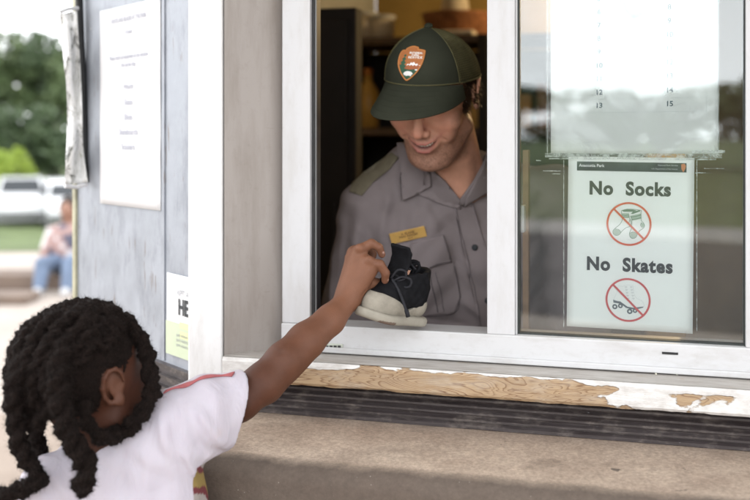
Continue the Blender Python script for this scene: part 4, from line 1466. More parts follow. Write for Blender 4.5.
def patch(name, bvh, poly, mat, parent, thick=.0015, lift=.0005, step=2.2, lift_fn=None, smooth_n=True, cols=None):
    """a cut of cloth lying on a body surface; outline given where it shows"""
    poly = [tuple(p) for p in poly]
    ctr = np.mean(np.array(poly), 0)
    xs = [p[0] for p in poly]; ys = [p[1] for p in poly]
    pts = [Vector(p) for p in poly]
    nb = len(pts)
    def inside(x, y):
        c = False
        for i in range(nb):
            x1, y1 = poly[i]; x2, y2 = poly[i - 1]
            if (y1 > y) != (y2 > y) and x < (x2 - x1) * (y - y1) / (y2 - y1) + x1:
                c = not c
        return c
    for x in np.arange(min(xs) + step / 2, max(xs), step):
        for y in np.arange(min(ys) + step / 2, max(ys), step):
            if inside(x, y):
                pts.append(Vector((x, y)))
    tri = delaunay_2d_cdt(pts, [], [list(range(nb))], 1, 1e-5)
    V = []
    hits = [ray_px(bvh, p[0], p[1]) for p in tri[0]]
    ys_ = [h[0][1] for h in hits if h[0] is not None]
    med = float(np.median(ys_))
    good = [i for i, h in enumerate(hits) if h[0] is not None and abs(h[0][1] - med) < .05]
    g2 = np.array([tuple(tri[0][i]) for i in good])
    for k_, p in enumerate(tri[0]):
        h, nn = hits[k_]
        if h is None or abs(h[1] - med) >= .05:
            j = good[int(np.argmin(((g2 - np.array(tuple(p))) ** 2).sum(1)))]
            h, nn = P(p[0], p[1], hits[j][0][1]), hits[j][1]
        l = lift + (lift_fn(p[0], p[1]) if lift_fn else 0)
        nn2 = nn * .5 + np.array([0, -1.0, 0]) * .5
        nn2 /= np.linalg.norm(nn2)
        V.append(h + nn2 * l)
    o = link(name, V, [tuple(f) for f in tri[2]], mat, parent, smooth=True)
    # make the faces look at the camera before giving thickness
    m = o.modifiers.new('thickness', 'SOLIDIFY'); m.thickness = thick; m.offset = 0
    return o

def seam(name, bvh, line, mat, parent, r=.0007, lift=.0006, n=30, m=None):
    pts = []
    for u, v in spline(line, n):
        h, nn = ray_px(bvh, u, v)
        if h is not None:
            pts.append(h + nn * lift)
    v_, f_ = tube_mesh(pts, r, 5)
    if m is not None:
        m.add(v_, f_); return None
    return link(name, v_, f_, mat, parent, smooth=True)

# ================================================================ the ranger
hO = np.array([0.1134, 1.93, 1.589])
yaw, pit = math.radians(24), math.radians(30)
hf = np.array([-math.sin(yaw) * math.cos(pit), -math.cos(yaw) * math.cos(pit), -math.sin(pit)])
hx = np.array([math.cos(yaw), -math.sin(yaw), 0.0])
hu = np.cross(hx, hf) * 1.0
if hu[2] < 0: hu = -hu
roll = math.radians(-4)
hx, hu = hx * math.cos(roll) + hu * math.sin(roll), hu * math.cos(roll) - hx * math.sin(roll)
HR = np.stack([hx, hf, hu], 0)       # rows: local axes in world
def HW(p):
    return hO + np.asarray(p, float) @ HR
def HL(w):
    return (np.asarray(w) - hO) @ HR.T

def head_sdf(q, female=0.0, smile=True):
    """adult head, local metres: x to its left, y forward, z up, origin between the eyes inside"""
    ax = np.abs(q[..., 0:1])
    m = np.concatenate([ax, q[..., 1:]], -1)
    d = ell(m, (0, -.006, .032), (.074, .088, .074))
    d = sm(d, ell(m, (0, .022, -.02), (.064, .066, .078)), .02)
    d = sm(d, cap(m, (.052, .004, -.072), (.025, .060, -.112), .021, .021), .022)      # jaw line
    d = sm(d, ell(m, (0, .042, -.084), (.050, .044, .042)), .018)
    d = sm(d, ell(m, (0, .074, -.119), (.024, .018, .017)), .018)                    # chin
    d = sm(d, ell(m, (.044, .062, -.030), (.027, .024, .021)), .018)                 # cheek
    d = sm(d, ell(m, (.041, .064, -.054), (.016, .016, .017)), .014)                 # smiling cheek
    d = sm(d, cap(m, (.004, .086, .022), (.040, .070, .026), .010, .010), .014)      # brow
    d = ssub(d, ell(m, (.031, .094, .002), (.018, .014, .013)), .012)
    d = sm(d, ell(m, (.031, .073, .001), (.0145, .0135, .0115)), .003)               # lids over the eyeballs
    d = sm(d, cap(m, (0, .088, .008), (0, .106, -.028), .0075, .0100), .010)         # bridge
    d = sm(d, ell(m, (0, .110, -.034), (.0105, .010, .0095)), .006)
    d = sm(d, ell(m, (.0115, .098, -.039), (.0075, .010, .0075)), .005)
    d = ssub(d, ell(m, (.0065, .105, -.0455), (.0040, .0055, .004)), .003)
    d = sm(d, ell(m, (0, .083, -.062), (.030, .014, .022)), .012)                    # muzzle
    if smile:
        up = [(0, .0970, -.0625), (.007, .0978, -.0615), (.021, .0905, -.0572), (.034, .0775, -.0495)]
        lo = [(0, .0925, -.0815), (.010, .0918, -.0800), (.023, .0850, -.0708), (.034, .0770, -.0510)]
        d = sm(d, chain(m, up, [.0036, .0036, .0030, .0016], .002), .0035)
        d = sm(d, chain(m, lo, [.0046, .0046, .0038, .0016], .002), .0035)
        d = ssub(d, chain(m, [(0, .0975, -.0710), (.012, .0955, -.0695), (.026, .0870, -.0580)], [.0062, .0058, .0018], .002), .0015)
        d = ssub(d, cap(m, (.021, .098, -.0440), (.041, .079, -.060), .0008, .0012), .007)
    else:
        d = sm(d, chain(m, [(0, .0975, -.060), (.012, .094, -.060), (.022, .086, -.064)], [.0045, .0042, .002], .002), .003)
        d = sm(d, chain(m, [(0, .0955, -.071), (.012, .092, -.070), (.022, .086, -.0645)], [.0055, .005, .002], .002), .003)
    return d

def ear_sdf(q, s=1.0):
    """ear on the +x and -x side"""
    m = np.concatenate([np.abs(q[..., 0:1]), q[..., 1:]], -1) / s
    th = np.linspace(-.55 * PI, .95 * PI, 9)
    pts = [(.082 + .006 * math.cos(t - 2.3), -.020 - .016 * math.cos(t) * 1.0, -.006 + .027 * math.sin(t)) for t in th]
    d = chain(m, pts, [.0042, .0036, .0034, .0034, .0034, .0034, .0034, .003, .0026], .003)
    d = sm(d, ell(m, (.077, -.012, -.006), (.005, .014, .022)), .006)
    d = sm(d, ell(m, (.079, -.010, -.032), (.005, .008, .009)), .006)
    d = ssub(d, ell(m, (.086, -.014, -.008), (.006, .008, .011)), .004)
    d = sm(d, ell(m, (.078, -.003, -.010), (.004, .004, .005)), .003)
    return d * s

# body joints
nb = P(459, 186, 2.045)
shL, shR = P(369, 207, 2.07), P(552, 196, 2.12)
elL, elR = P(348, 356, 2.10), P(584, 345, 2.14)
wrL, wrR = P(349, 352, 1.90), P(566, 372, 1.95)
SK_R = (0.62, 0.325, 0.225)

def hand_sdf(p, J, k=.004):
    """J: palm points and finger chains [(pts, radii)]"""
    d = None
    for pts, rs in J['palm']:
        c = chain(p, pts, rs, .01)
        d = c if d is None else sm(d, c, .012)
    for pts, rs in J['fingers']:
        d = sm(d, chain(p, pts, rs, .0012), k)
    return d

def simple_hand(w, f, side, up, L=.18):
    """a relaxed grasping hand from the wrist: forward, thumb side and back-of-hand axes"""
    f, side, up = [np.asarray(a, float) / np.linalg.norm(a) for a in (f, side, up)]
    def q(a, b, c):
        return w + L * (f * a + side * b + up * c)
    J = {'palm': [([q(0, .0, 0), q(.46, .10, .02)], [.024, .016]), ([q(.02, -.06, 0), q(.44, -.16, 0)], [.020, .014]), ([q(.02, .02, 0), q(.46, -.03, .02)], [.022, .016])], 'fingers': []}
    for i, (b, ln) in enumerate([(.15, .40), (.05, .45), (-.06, .42), (-.17, .33)]):
        r = .0088 - .0005 * i
        J['fingers'].append(([q(.46, b, .01), q(.46 + ln * .42, b * 1.1, -.02), q(.46 + ln * .66, b * 1.1, -.14), q(.46 + ln * .70, b * 1.05, -.26)], [r * 1.08, r, r * .92, r * .8]))
    J['fingers'].append(([q(.08, .12, -.02), q(.28, .26, -.08), q(.46, .27, -.14), q(.56, .22, -.17)], [.014, .0105, .0095, .008]))
    return J
HL_ = simple_hand(wrL, P(352, 346, 1.80) - wrL, (.9, 0.2, .1), (-.2, .2, .9), .15)
HR_ = simple_hand(wrR, (-.5, -.8, 0), (-.7, .5, 0), (0, 0, 1))

def ranger_body(p):
    q = HL(p).astype(np.float32)
    d = head_sdf(q)
    d = sm(d, ear_sdf(q), .004)
    nk = cap(p, HW((0, -.03, -.06)), nb, .055, .057)
    nk = sm(nk, cap(p, HW((0, .030, -.095)), nb + np.array([-.012, -.035, .012]), .020, .022), .03)
    d = sm(d, nk, .022)
    d = sm(d, cap(p, nb, shL, .045, .045), .03)
    d = sm(d, cap(p, nb, shR, .045, .045), .03)
    d = sm(d, ell(p, (0.185, 2.135, 1.20), (.165, .10, .25)), .03)
    d = sm(d, ell(p, (0.215, 2.17, .95), (.15, .10, .18)), .03)
    for a, b, c in ((shL, elL, wrL), (shR, elR, wrR)):
        d = sm(d, chain(p, [a, b, c], [.048, .042, .030], .01), .02)
    for sx in (-1, 1):
        d = sm(d, chain(p, [(.22 + sx * .09, 2.18, .92), (.22 + sx * .11, 2.17, .52), (.22 + sx * .115, 2.20, .12), (.22 + sx * .12, 2.12, .085)], [.085, .06, .042, .03], .01), .03)
    return d
def ranger_hands(p):
    return sm(hand_sdf(p, HL_), hand_sdf(p, HR_), .001)

def whole_ranger(p):
    return sm(ranger_body(p), ranger_hands(p), .006)

rg = thing('person', 'park ranger in dark green cap and grey shirt leaning at the open window', 'person', (0.22, 2.17, 0.05))

# coarse body, fine head: the body surface is one mesh; head region sampled finely, seam hidden low in the collar
hc = HW((0, .0, -.01))
def ranger_head_only(p):
    return ranger_body(p)
Vh, Fh = surf(ranger_body, hc - np.array([.115, .145, .145]), hc + np.array([.125, .16, .145]), .0019)
Vb, Fb = surf(whole_ranger, (-.16, 1.72, .045), (.50, 2.34, 1.54), .0055)

def prune(V, Fc, keep):
    kf = keep(V[Fc].mean(1))
    Fc = Fc[kf]
    used = np.unique(Fc)
    mp = -np.ones(len(V), int); mp[used] = np.arange(len(used))
    return V[used], mp[Fc]
# cut both along the same plane just under the jaw, inside the collar
zc = hc[2] - .140
Vh, Fh = prune(Vh, Fh, lambda c: c[:, 2] > zc)
Vb, Fb = prune(Vb, Fb, lambda c: (c[:, 2] <= zc + .006) & ~((c[:, 2] > zc + .0) & False))
Vh = relax(Vh, Fh, 1, .4)
Vb = relax(Vb, Fb, 2, .5)
V = np.vstack([Vb, Vh]); Fc = np.vstack([Fb, Fh + len(Vb)])
Vbody, Fbody = V, Fc

def ranger_cols(V):
    q = HL(V)
    c = np.tile(np.array(SK_R), (len(V), 1))
    ax = np.abs(q[:, 0])
    def blend(mask, col, c):
        return c * (1 - mask[:, None]) + np.array(col) * mask[:, None]
    g = lambda x, a, b: np.clip((x - a) / (b - a), 0, 1)
    n1 = vnoise(V, 900, 4) * .5 + .5
    n2 = vnoise(V, 120, 5) * .5 + .5
    red = np.exp(-(((ax - .045) / .02) ** 2 + ((q[:, 2] + .03) / .022) ** 2 + ((q[:, 1] - .07) / .03) ** 2)) * .55
    c = blend(red * .8, (.44, .15, .10), c)
    nose = np.exp(-((q[:, 0] / .014) ** 2 + ((q[:, 2] + .034) / .016) ** 2)) * (q[:, 1] > .085) * .5
    c = blend(nose, (.46, .16, .11), c)
    # stubble: jaw, chin, upper lip
    jaw = g(-q[:, 2], .045, .075) * g(q[:, 1], -.02, .01) * (1 - g(-q[:, 2], .128, .145))
    cheek_free = np.exp(-(((ax - .030) / .018) ** 2 + ((q[:, 2] + .060) / .016) ** 2))
    side = g(ax, .055, .066) * g(q[:, 1], -.02, .0) * g(-q[:, 2], -.01, .02)
    mous = np.exp(-((q[:, 0] / .026) ** 2 + ((q[:, 2] + .0525) / .007) ** 2)) * (q[:, 1] > .07)
    st = np.clip(np.maximum(np.maximum(jaw * (1 - .8 * cheek_free), side * .8), mous * 1.0), 0, 1) * (.40 + .45 * n1) * (.75 + .4 * n2)
    st = np.clip(st, 0, .85)
    c = blend(st * 1.0, (.085, .045, .030), c)
    lipu = np.exp(-((q[:, 0] / .028) ** 2 * .9) - (((q[:, 2] + .0620 - .013 * (ax / .033) ** 2) / .0036) ** 2)) * (q[:, 1] > .078)
    lipl = np.exp(-((q[:, 0] / .026) ** 2 * .9) - (((q[:, 2] + .0822 - .030 * (ax / .034) ** 2) / .0048) ** 2)) * (q[:, 1] > .074)
    c = blend(np.clip(lipu + lipl, 0, 1) * .85, (.42, .13, .115), c)
    inm = np.exp(-((q[:, 0] / .025) ** 4) - (((q[:, 2] + .0710 - .012 * (ax / .026) ** 2) / .0056) ** 4)) * (q[:, 1] < .0935) * (q[:, 1] > .06)
    c = blend(np.clip(inm, 0, 1), (.10, .02, .018), c)
    brow = np.exp(-(((ax - .030) / .018) ** 2) - (((q[:, 2] - .022) / .005) ** 2)) * (q[:, 1] > .05)
    c = blend(np.clip(brow, 0, 1) * .8, (.08, .04, .02), c)
    return c
body = link('body', V, Fc, skin_mat('ranger_skin'), rg, smooth=True, cols=ranger_cols(V))
# teeth
tv = []
m = MB()
for i in range(-4, 4):
    x0_, x1_ = i * .0052 + .0003, (i + 1) * .0052 - .0002
    yf = lambda x: .0915 - 10.0 * x * x
    xm = (x0_ + x1_) / 2
    zt_ = -.0640 + 15 * xm * xm; zb_ = -.0716 + 15 * xm * xm
    m.hexa([HW((x0_, yf(x0_), zb_)), HW((x1_, yf(x1_), zb_)), HW((x1_, yf(x1_) - .004, zb_)), HW((x0_, yf(x0_) - .004, zb_)),
            HW((x0_, yf(x0_), zt_)), HW((x1_, yf(x1_), zt_)), HW((x1_, yf(x1_) - .004, zt_)), HW((x0_, yf(x0_) - .004, zt_))])
bevel(m.build('teeth', simple('tooth_enamel', (.80, .77, .68), .25, var=.05), rg), .0008, 2)

# hair under the cap: short brown locks as many small tapered strands
def strands(name, mat, parent, roots, dirs, length, r=.00035, curl=.0, seg=4, seed=1, droop=0.0, jit=.5, sides=3):
    r_ = np.random.default_rng(seed)
    n = len(roots)
    L = length * r_.uniform(.6, 1.25, n)
    d = dirs + r_.normal(size=(n, 3)) * jit * .4
    d /= np.linalg.norm(d, axis=1)[:, None]
    a = np.cross(d, r_.normal(size=(n, 3))); a /= np.linalg.norm(a, axis=1)[:, None]
    b = np.cross(d, a)
    ph = r_.uniform(0, 2 * PI, n)
    om = r_.uniform(.7, 1.4, n)
    P_ = []
    for k in range(seg + 1):
        t = k / seg
        q = roots + d * (L * t)[:, None] + np.array([0, 0, -1.0]) * (droop * L * t * t)[:, None]
        if curl:
            q = q + a * (curl * np.sin(ph + om * 6 * t) * t ** .5 - 0)[:, None] + b * (curl * np.cos(ph + om * 6 * t) * t ** .5)[:, None]
        P_.append(q)
    P_ = np.array(P_)
    vs = []
    for k in range(seg + 1):
        rr = r * (1 - .75 * k / seg)
        for j in range(sides):
            an = 2 * PI * j / sides
            vs.append(P_[k] + rr * (math.cos(an) * a + math.sin(an) * b))
    vs = np.array(vs).reshape(seg + 1, sides, n, 3).transpose(2, 0, 1, 3).reshape(-1, 3)
    base = (np.arange(n) * (seg + 1) * sides)[:, None, None]
    f = []
    for k in range(seg):
        for j in range(sides):
            f.append([k * sides + j, k * sides + (j + 1) % sides, (k + 1) * sides + (j + 1) % sides, (k + 1) * sides + j])
    f = (base + np.array(f)[None]).reshape(-1, 4)
    return link(name, vs, f, mat, parent, smooth=True)

rgn = np.random.default_rng(3)
m_hair = simple('brown_hair', (.05, .026, .013), .45, var=.3, vscale=80)
Vq = HL(Vh)
near = (np.abs(Vq[:, 0]) > .055) & (Vq[:, 1] < .028 - .0) & (Vq[:, 2] > .004 - .35 * (Vq[:, 1] > -.01) * 0) & (Vq[:, 2] < .036) & (np.abs(Vq[:, 0]) < .0795)
side_b = (np.abs(Vq[:, 0]) > .060) & (Vq[:, 1] > -.006) & (Vq[:, 1] < .030) & (Vq[:, 2] > -.028) & (Vq[:, 2] < .036)
back = (Vq[:, 1] < -.045) & (Vq[:, 2] > -.05) & (Vq[:, 2] < .06)
idx = np.where(near | side_b | back)[0]
idx = rgn.choice(idx, 8000)
roots = Vh[idx]
dl = np.stack([np.sign(Vq[idx, 0]) * .35, -.55 + 0 * idx, -.75 + 0 * idx], 1)
strands('hair', m_hair, rg, roots, dl @ HR, .017, .0005, .0012, 4, 5, .2)

# ---- cap
cloth_g = NT('dark_green_twill')
cc = cloth_g.coord('Object')
tw_ = cloth_g.noise(cloth_g.mapping(cc, (1, 1, 3), rot=(0, .7, 0)), 700, 2)
colr = cloth_g.mix(cloth_g.noise(cc, 25, 5), (.016, .0185, .012), (.034, .037, .025))
colr = cloth_g.mix(cloth_g.math('MULTIPLY', tw_, .4), colr, (.045, .048, .034))
cloth_g.bsdf(colr, .85, 0, cloth_g.bump(tw_, .35, .0006), Specular_IOR_Level=.12)
cloth_g = cloth_g.mat
mesh_m = simple('olive_mesh_cord', (.085, .078, .036), .75, var=.2, vscale=50, Specular_IOR_Level=.2)
capo = link('cap', *(lambda: (np.zeros((0, 3)), []))(), None, rg) if False else None

RX, RY = .0880, .1070
cz = .063
def crown(phi, t, off=0.0):
    """phi: azimuth from the front (+ towards its left = image right), t: 0 rim .. 1 top, local coordinates"""
    a = t * PI / 2
    front = .5 + .5 * math.cos(phi)
    e = 1.0 - .30 * front
    rr = max(math.cos(a), 0.0) ** e
    zz = math.sin(a) ** (1.0 - .12 * front)
    x = RX * math.sin(phi) * rr
    y = RY * math.cos(phi) * rr - .006 - .010 * math.sin(a) * (1 - 0) * 1.0
    z = cz + (.061 + .005 * front) * zz - .072 * (1 - front) * (1 - t)
    c = np.array([x, y, z])
    if off:
        c0_ = np.array([0, -.01, cz + .0])
        dd = c - c0_; dd /= np.linalg.norm(dd)
        c = c + dd * off
    return c
FR = math.radians(56)
def grid(fn, us, vs):
    V = [fn(a, b) for a in us for b in vs]
    n = len(vs)
    f = [(i * n + j, (i + 1) * n + j, (i + 1) * n + j + 1, i * n + j + 1) for i in range(len(us) - 1) for j in range(n - 1)]
    return V, f
us = np.linspace(-FR, FR, 60); vs = np.linspace(0, .995, 34)
def wr(a, b):
    p = crown(a, b)
    k = .0012 * vnoise(p, 35, 8) * (1 - b)
    return HW(p * (1 + k))
V, f = grid(wr, us, vs)
cp = link('cap', V, f, cloth_g, rg, smooth=True)
m = cp.modifiers.new('thickness', 'SOLIDIFY'); m.thickness = .0022; m.offset = 0
# net back panels: woven cords over an open shell
m = MB()
ub = np.linspace(FR, 2 * PI - FR, 64)
for b in np.linspace(.02, .97, 30):
    m.tube([HW(crown(a, b)) for a in ub], .00085, 4)
for a in np.linspace(FR, 2 * PI - FR, 88):
    m.tube([HW(crown(a, b, .0004)) for b in np.linspace(.0, .96, 14)], .00075, 4)
m.build('mesh_panel', mesh_m, cp, smooth=True)
V, f = grid(lambda a, b: HW(crown(a, b, -.0022)), ub, np.linspace(0, .99, 20))
link('inner_lining', V, f, simple('net_lining', (.035, .033, .016), .9, var=.2), cp, smooth=True)
# seams, rim band, button
m = MB()
for sg in (-1, 1):
    m.tube([HW(crown(sg * FR, b, .0006)) for b in np.linspace(0, .98, 24)], .0016, 6)
m.tube([HW(crown(2 * PI * i / 60, .012, .0008)) for i in range(61)], .0018, 6)
m.build('piping', mesh_m, cp, smooth=True)
m = MB()
m.tube([HW(crown(a, .02, .001)) for a in np.linspace(-1.15, 1.15, 40)], .0009, 5)
m.build('brim_seam', cloth_g, cp, smooth=True)
pt = crown(0, .999)
v_, f_ = tube_mesh([HW(pt + np.array([0, 0, z])) for z in (-.001, .003, .0055, .0065)], [.0085, .008, .005, .0015], 18)
link('button', v_, f_, cloth_g, cp, smooth=True)
# brim
def brim(s, r):
    a = s * math.radians(60)
    x0_, y0_, z0_ = crown(a, .0)
    ao = s * math.radians(90)
    ce = max(math.cos(ao), 0.0) ** .85
    xo, yo = .092 * math.sin(ao), y0_ + .004 + (.180 - y0_) * ce if False else 0
    ye = crown(math.radians(60), 0)[1]
    xo, yo = .0800 * math.sin(ao) - .010 * ce, ye + .003 + (.190 - ye) * ce
    rr = r
    x = x0_ + (xo - x0_) * rr; y = y0_ + (yo - y0_) * rr
    z = z0_ - .0005 - 1.5 * x * x * (.35 + .65 * rr) - .019 * rr + .0002
    return np.array([x, y, z])
us = np.linspace(-1, 1, 60); vs = np.linspace(-.02, 1, 20)
V, f = grid(lambda a, b: HW(brim(a, b)), us, vs)
br = link('brim', V, f, cloth_g, cp, smooth=True)
m = br.modifiers.new('thickness', 'SOLIDIFY'); m.thickness = .0035; m.offset = 0
bevel(br, .0012, 2)
m = MB()
for r_ in (.2, .36, .52, .68, .84):
    m.tube([HW(brim(a, r_) + np.array([0, 0, .0019])) for a in np.linspace(-.97 + .0 * r_, .97, 50)], .00055, 4)
m.tube([HW(brim(a, 1.0)) for a in np.linspace(-1, 1, 60)], .0021, 6)
m.build('stitching', cloth_g, br, smooth=True)

# arrowhead emblem: an embroidered patch drawn stitch by stitch as coloured cells
FONT = {'N': '101,111,111,111,101', 'A': '010,101,111,101,101', 'T': '111,010,010,010,010', 'I': '1,1,1,1,1', 'O': '111,101,101,101,111', 'L': '100,100,100,100,111', 'P': '110,101,110,100,100', 'R': '110,101,110,101,101', 'K': '101,110,100,110,101', 'S': '111,100,111,001,111', 'E': '111,100,110,100,111', 'V': '101,101,101,101,010', 'C': '111,100,100,100,111'}
EW, EH = 168, 224
outline = [(.50, 1.0), (.62, .985), (.72, .955), (.70, .915), (.82, .90), (.985, .865), (.995, .80), (.96, .62), (.88, .42), (.74, .22), (.56, .06), (.44, .0), (.34, .08), (.20, .24), (.08, .42), (.02, .60), (.00, .74), (.04, .83), (.20, .86), (.19, .90), (.30, .96), (.40, .99)]
def pin(poly, x, y):
    c = False
    for i in range(len(poly)):
        x1, y1 = poly[i]; x2, y2 = poly[i - 1]
        if (y1 > y) != (y2 > y) and x < (x2 - x1) * (y - y1) / (y2 - y1) + x1:
            c = not c
    return c
C_BR, C_OR, C_WH, C_GR, C_RD = (.36, .125, .035), (.42, .16, .05), (.72, .72, .70), (.02, .075, .04), (.30, .09, .03)
img = {}
for i in range(EW):
    for j in range(EH):
        x, y = (i + .5) / EW, (j + .5) / EH
        if not pin(outline, x, y):
            continue
        edge = not (pin(outline, x + .032, y) and pin(outline, x - .032, y) and pin(outline, x, y + .026) and pin(outline, x, y - .026))
        c = C_BR
        if not edge:
            if y < .33 + .02 * math.sin(x * 9):
                c = C_GR
            elif y < .42 + .03 * math.sin(x * 7 + 1):
                c = C_RD
            if .36 < x < .93 and .41 < y < .43 + .095 * max(0, 1 - abs(x - .62) / .24) + .018 * math.sin(x * 60):
                c = C_WH if y > .415 + .03 * abs(math.sin(x * 30)) else C_RD
            if .70 < x < .86 and .29 < y < .325:
                c = C_WH
            bx_, by_ = (x - .49) / .14, (y - .20) / .062
            if bx_ ** 2 + by_ ** 2 < 1 or ((x - .39) / .055) ** 2 + ((y - .185) / .045) ** 2 < 1 or (abs(abs(x - .50) - .07) < .02 and .125 < y < .2):
                c = C_WH
            if .27 < y < .76:   # the sequoia
                k = (y - .27) / .49
                wd = .125 * (1 - k) + .02 + .03 * math.sin(k * 30)
                if abs(x - .26) < wd * (.9 if k > .12 else .25):
                    c = C_GR if (i * 7 + j * 3) % 5 else (.05, .12, .06)
        else:
            c = C_OR
        img[(i, j)] = c
for line, ty in (('NATIONAL', 172), ('PARK', 157), ('SERVICE', 142)):
    wds = sum(len(FONT[ch].split(',')[0]) + 1 for ch in line) - 1
    sc_ = 86 / wds if line != 'PARK' else 3.0
    x0_ = 111 - wds * sc_ / 2
    cx_ = 0
    for ch in line:
        rows_ = FONT[ch].split(',')
        for rj, row in enumerate(rows_):
            for ri, b in enumerate(row):
                if b == '1':
                    for ii in range(int(x0_ + (cx_ + ri) * sc_), max(int(x0_ + (cx_ + ri) * sc_) + 1, int(x0_ + (cx_ + ri + 1) * sc_))):
                        for jj in (ty + 12 - rj * 2.6, ty + 13 - rj * 2.6, ty + 11 - rj * 2.6):
                            if (ii, int(jj)) in img:
                                img[(ii, int(jj))] = C_WH
        cx_ += len(rows_[0]) + 1
V, f, cols = [], [], []
def em(x, y):
    phi = (x - .5) * .058 / RX * 1.08 - math.radians(5)
    return crown(phi, .36 + (y - .5) * .56, .0022)
for (i, j), c in img.items():
    n0 = len(V)
    for (a, b) in ((i, j), (i + 1, j), (i + 1, j + 1), (i, j + 1)):
        V.append(HW(em(a / EW, b / EH)))
    f.append((n0, n0 + 1, n0 + 2, n0 + 3))
    cols += [c] * 4
emb = link('emblem', V, f, attr_mat('embroidery', .75, .12, 300, .4, 900, .0006), cp, cols=np.array(cols))
m = MB()
ol = spline(outline + [outline[0]], 90)
m.tube([HW(em(a, b) + np.array([0, -.0002, 0])) for a, b in ol], .0011, 5)
m.build('emblem_border', simple('orange_thread', (.45, .17, .04), .7, var=.1), emb, smooth=True)

# ---- shirt
def sleeve(p, a, b, r0, r1):
    return cap(p, a, b, r0, r1)
fold_l = [  # raised (+) and sunk (-) folds of the cloth: start, end, width, height
    (P(392, 178, 2.0), P(378, 250, 1.99), .012, .005), (P(400, 186, 1.98), P(392, 262, 1.98), .007, -.004),
    (P(360, 200, 2.0), P(350, 300, 2.0), .014, .006), (P(348, 215, 2.0), P(338, 315, 2.01), .008, -.005),
    (P(368, 225, 2.0), P(384, 318, 1.99), .009, -.006), (P(385, 240, 1.98), P(372, 325, 1.99), .011, .006),
    (P(330, 235, 2.03), P(328, 320, 2.02), .008, .005), (P(340, 290, 2.0), P(372, 330, 2.0), .009, -.006), (P(326, 300, 2.02), P(356, 335, 2.0), .009, .006),
    (P(405, 205, 1.98), P(410, 262, 1.98), .009, -.003), (P(418, 196, 1.98), P(440, 232, 1.98), .010, .0035),
    (P(456, 258, 1.99), P(484, 296, 2.0), .007, -.004), (P(458, 240, 1.99), P(470, 290, 2.0), .009, .004),
    (P(462, 300, 2.0), P(490, 322, 2.02), .010, .005), (P(425, 320, 2.0), P(470, 326, 2.02), .008, -.005), (P(440, 306, 1.99), P(458, 335, 2.0), .008, -.005),
    (P(340, 238, 2.0), P(362, 262, 1.99), .006, -.003), (P(332, 262, 2.0), P(366, 290, 1.99), .007, .004), (P(330, 276, 2.0), P(360, 306, 1.99), .005, -.004), (P(350, 226, 2.0), P(382, 246, 1.98), .006, .0025), (P(386, 200, 1.98), P(396, 232, 1.98), .005, .003),
    (P(402, 272, 1.98), P(412, 325, 1.98), .010, -.005), (P(398, 250, 1.98), P(404, 300, 1.98), .008, .004)]
chC = np.array([.172, 2.125, 1.245])
def shirt_d(p):
    d = cap(p, P(410, 170, 2.07), shL, .052, .054)
    d = sm(d, cap(p, nb + np.array([-.01, .02, -.03]), P(410, 174, 2.07), .056, .052), .03)
    d = sm(d, cap(p, nb + np.array([0, .02, -.02]), shR, .060, .060), .03)
    d = sm(d, ell(p, chC, (.195, .122, .235)), .05)
    d = sm(d, ell(p, (.210, 2.15, 1.03), (.182, .125, .22)), .05)
    d = sm(d, ell(p, (.090, 2.045, 1.28), (.070, .055, .10)), .05)
    d = sm(d, ell(p, (.255, 2.06, 1.27), (.075, .055, .10)), .05)
    d = sm(d, sleeve(p, shL, elL, .058, .077), .028)
    d = sm(d, sleeve(p, shR, elR, .062, .062), .028)
    for a, b, r, sg in fold_l:
        a = a.astype(np.float32); ab = (b - a).astype(np.float32)
        tt = ((p - a) @ ab) / (ab @ ab)
        w = p - a - np.clip(tt, 0, 1)[..., None] * ab
        r2 = w[..., 0] ** 2 + w[..., 2] ** 2 + .08 * w[..., 1] ** 2
        d = d - 1.5 * sg * np.exp(-r2 / (r * r)) * np.clip(np.sin(np.clip(tt, 0, 1) * PI), 0, 1) ** .6
    d = d + (.0026 * np.sin(p[..., 0] * 70 + p[..., 2] * 38 + 3 * np.sin(p[..., 2] * 23)) * .6 + .0016 * np.sin(p[..., 2] * 95 - p[..., 0] * 60 + 2 * np.sin(p[..., 0] * 31))).astype(np.float32)
    # open neck
    d = ssub(d, cap(p, HW((0, -.03, -.06)), nb + np.array([.0, .0, .008]), .059, .062), .004)
    d = ssub(d, chain(p, [P(462, 150, 2.0), P(461, 172, 1.985), P(459, 192, 1.975)], [.050, .026, .006], .01), .006)
    # hollow sleeve ends and hem
    for a, b in ((shL, elL), (shR, elR)):
        dr = (b - a) / np.linalg.norm(b - a)
        d = ssub(d, cap(p, b - dr * .03, b + dr * .10, .056, .058), .004)
    d = np.maximum(d, .90 - p[..., 2])
    for a, b in ((shL, elL), (shR, elR)):
        dr = ((b - a) / np.linalg.norm(b - a)).astype(np.float32)
        near_arm = cap(p, a, b + dr * .1, .11)
        plane = (p - b.astype(np.float32)) @ dr
        d = np.where(near_arm < 0, np.maximum(d, plane), d)
    return d
Vs, Fs_ = surf(shirt_d, (-.16, 1.86, .89), (.50, 2.32, 1.50), .0030)
Vs = relax(Vs, Fs_, 1, .5)
sg_ = NT('grey_uniform_cloth')
cc = sg_.coord('Object')
wv = sg_.noise(cc, 850, 2)
colr = sg_.mix(sg_.noise(cc, 9, 5, .6), (.205, .170, .172), (.275, .235, .237))
colr = sg_.mix(sg_.math('MULTIPLY', wv, .35), colr, (.24, .215, .22))
sg_.bsdf(colr, .9, 0, sg_.bump(sg_.mix(.35, wv, sg_.noise(cc, 60, 4)), .35, .0012), Specular_IOR_Level=.12)
M['shirt'] = sg_.mat
shirt = link('shirt', Vs, Fs_, M['shirt'], rg, smooth=True)
bs = bvh_of(Vs, Fs_)
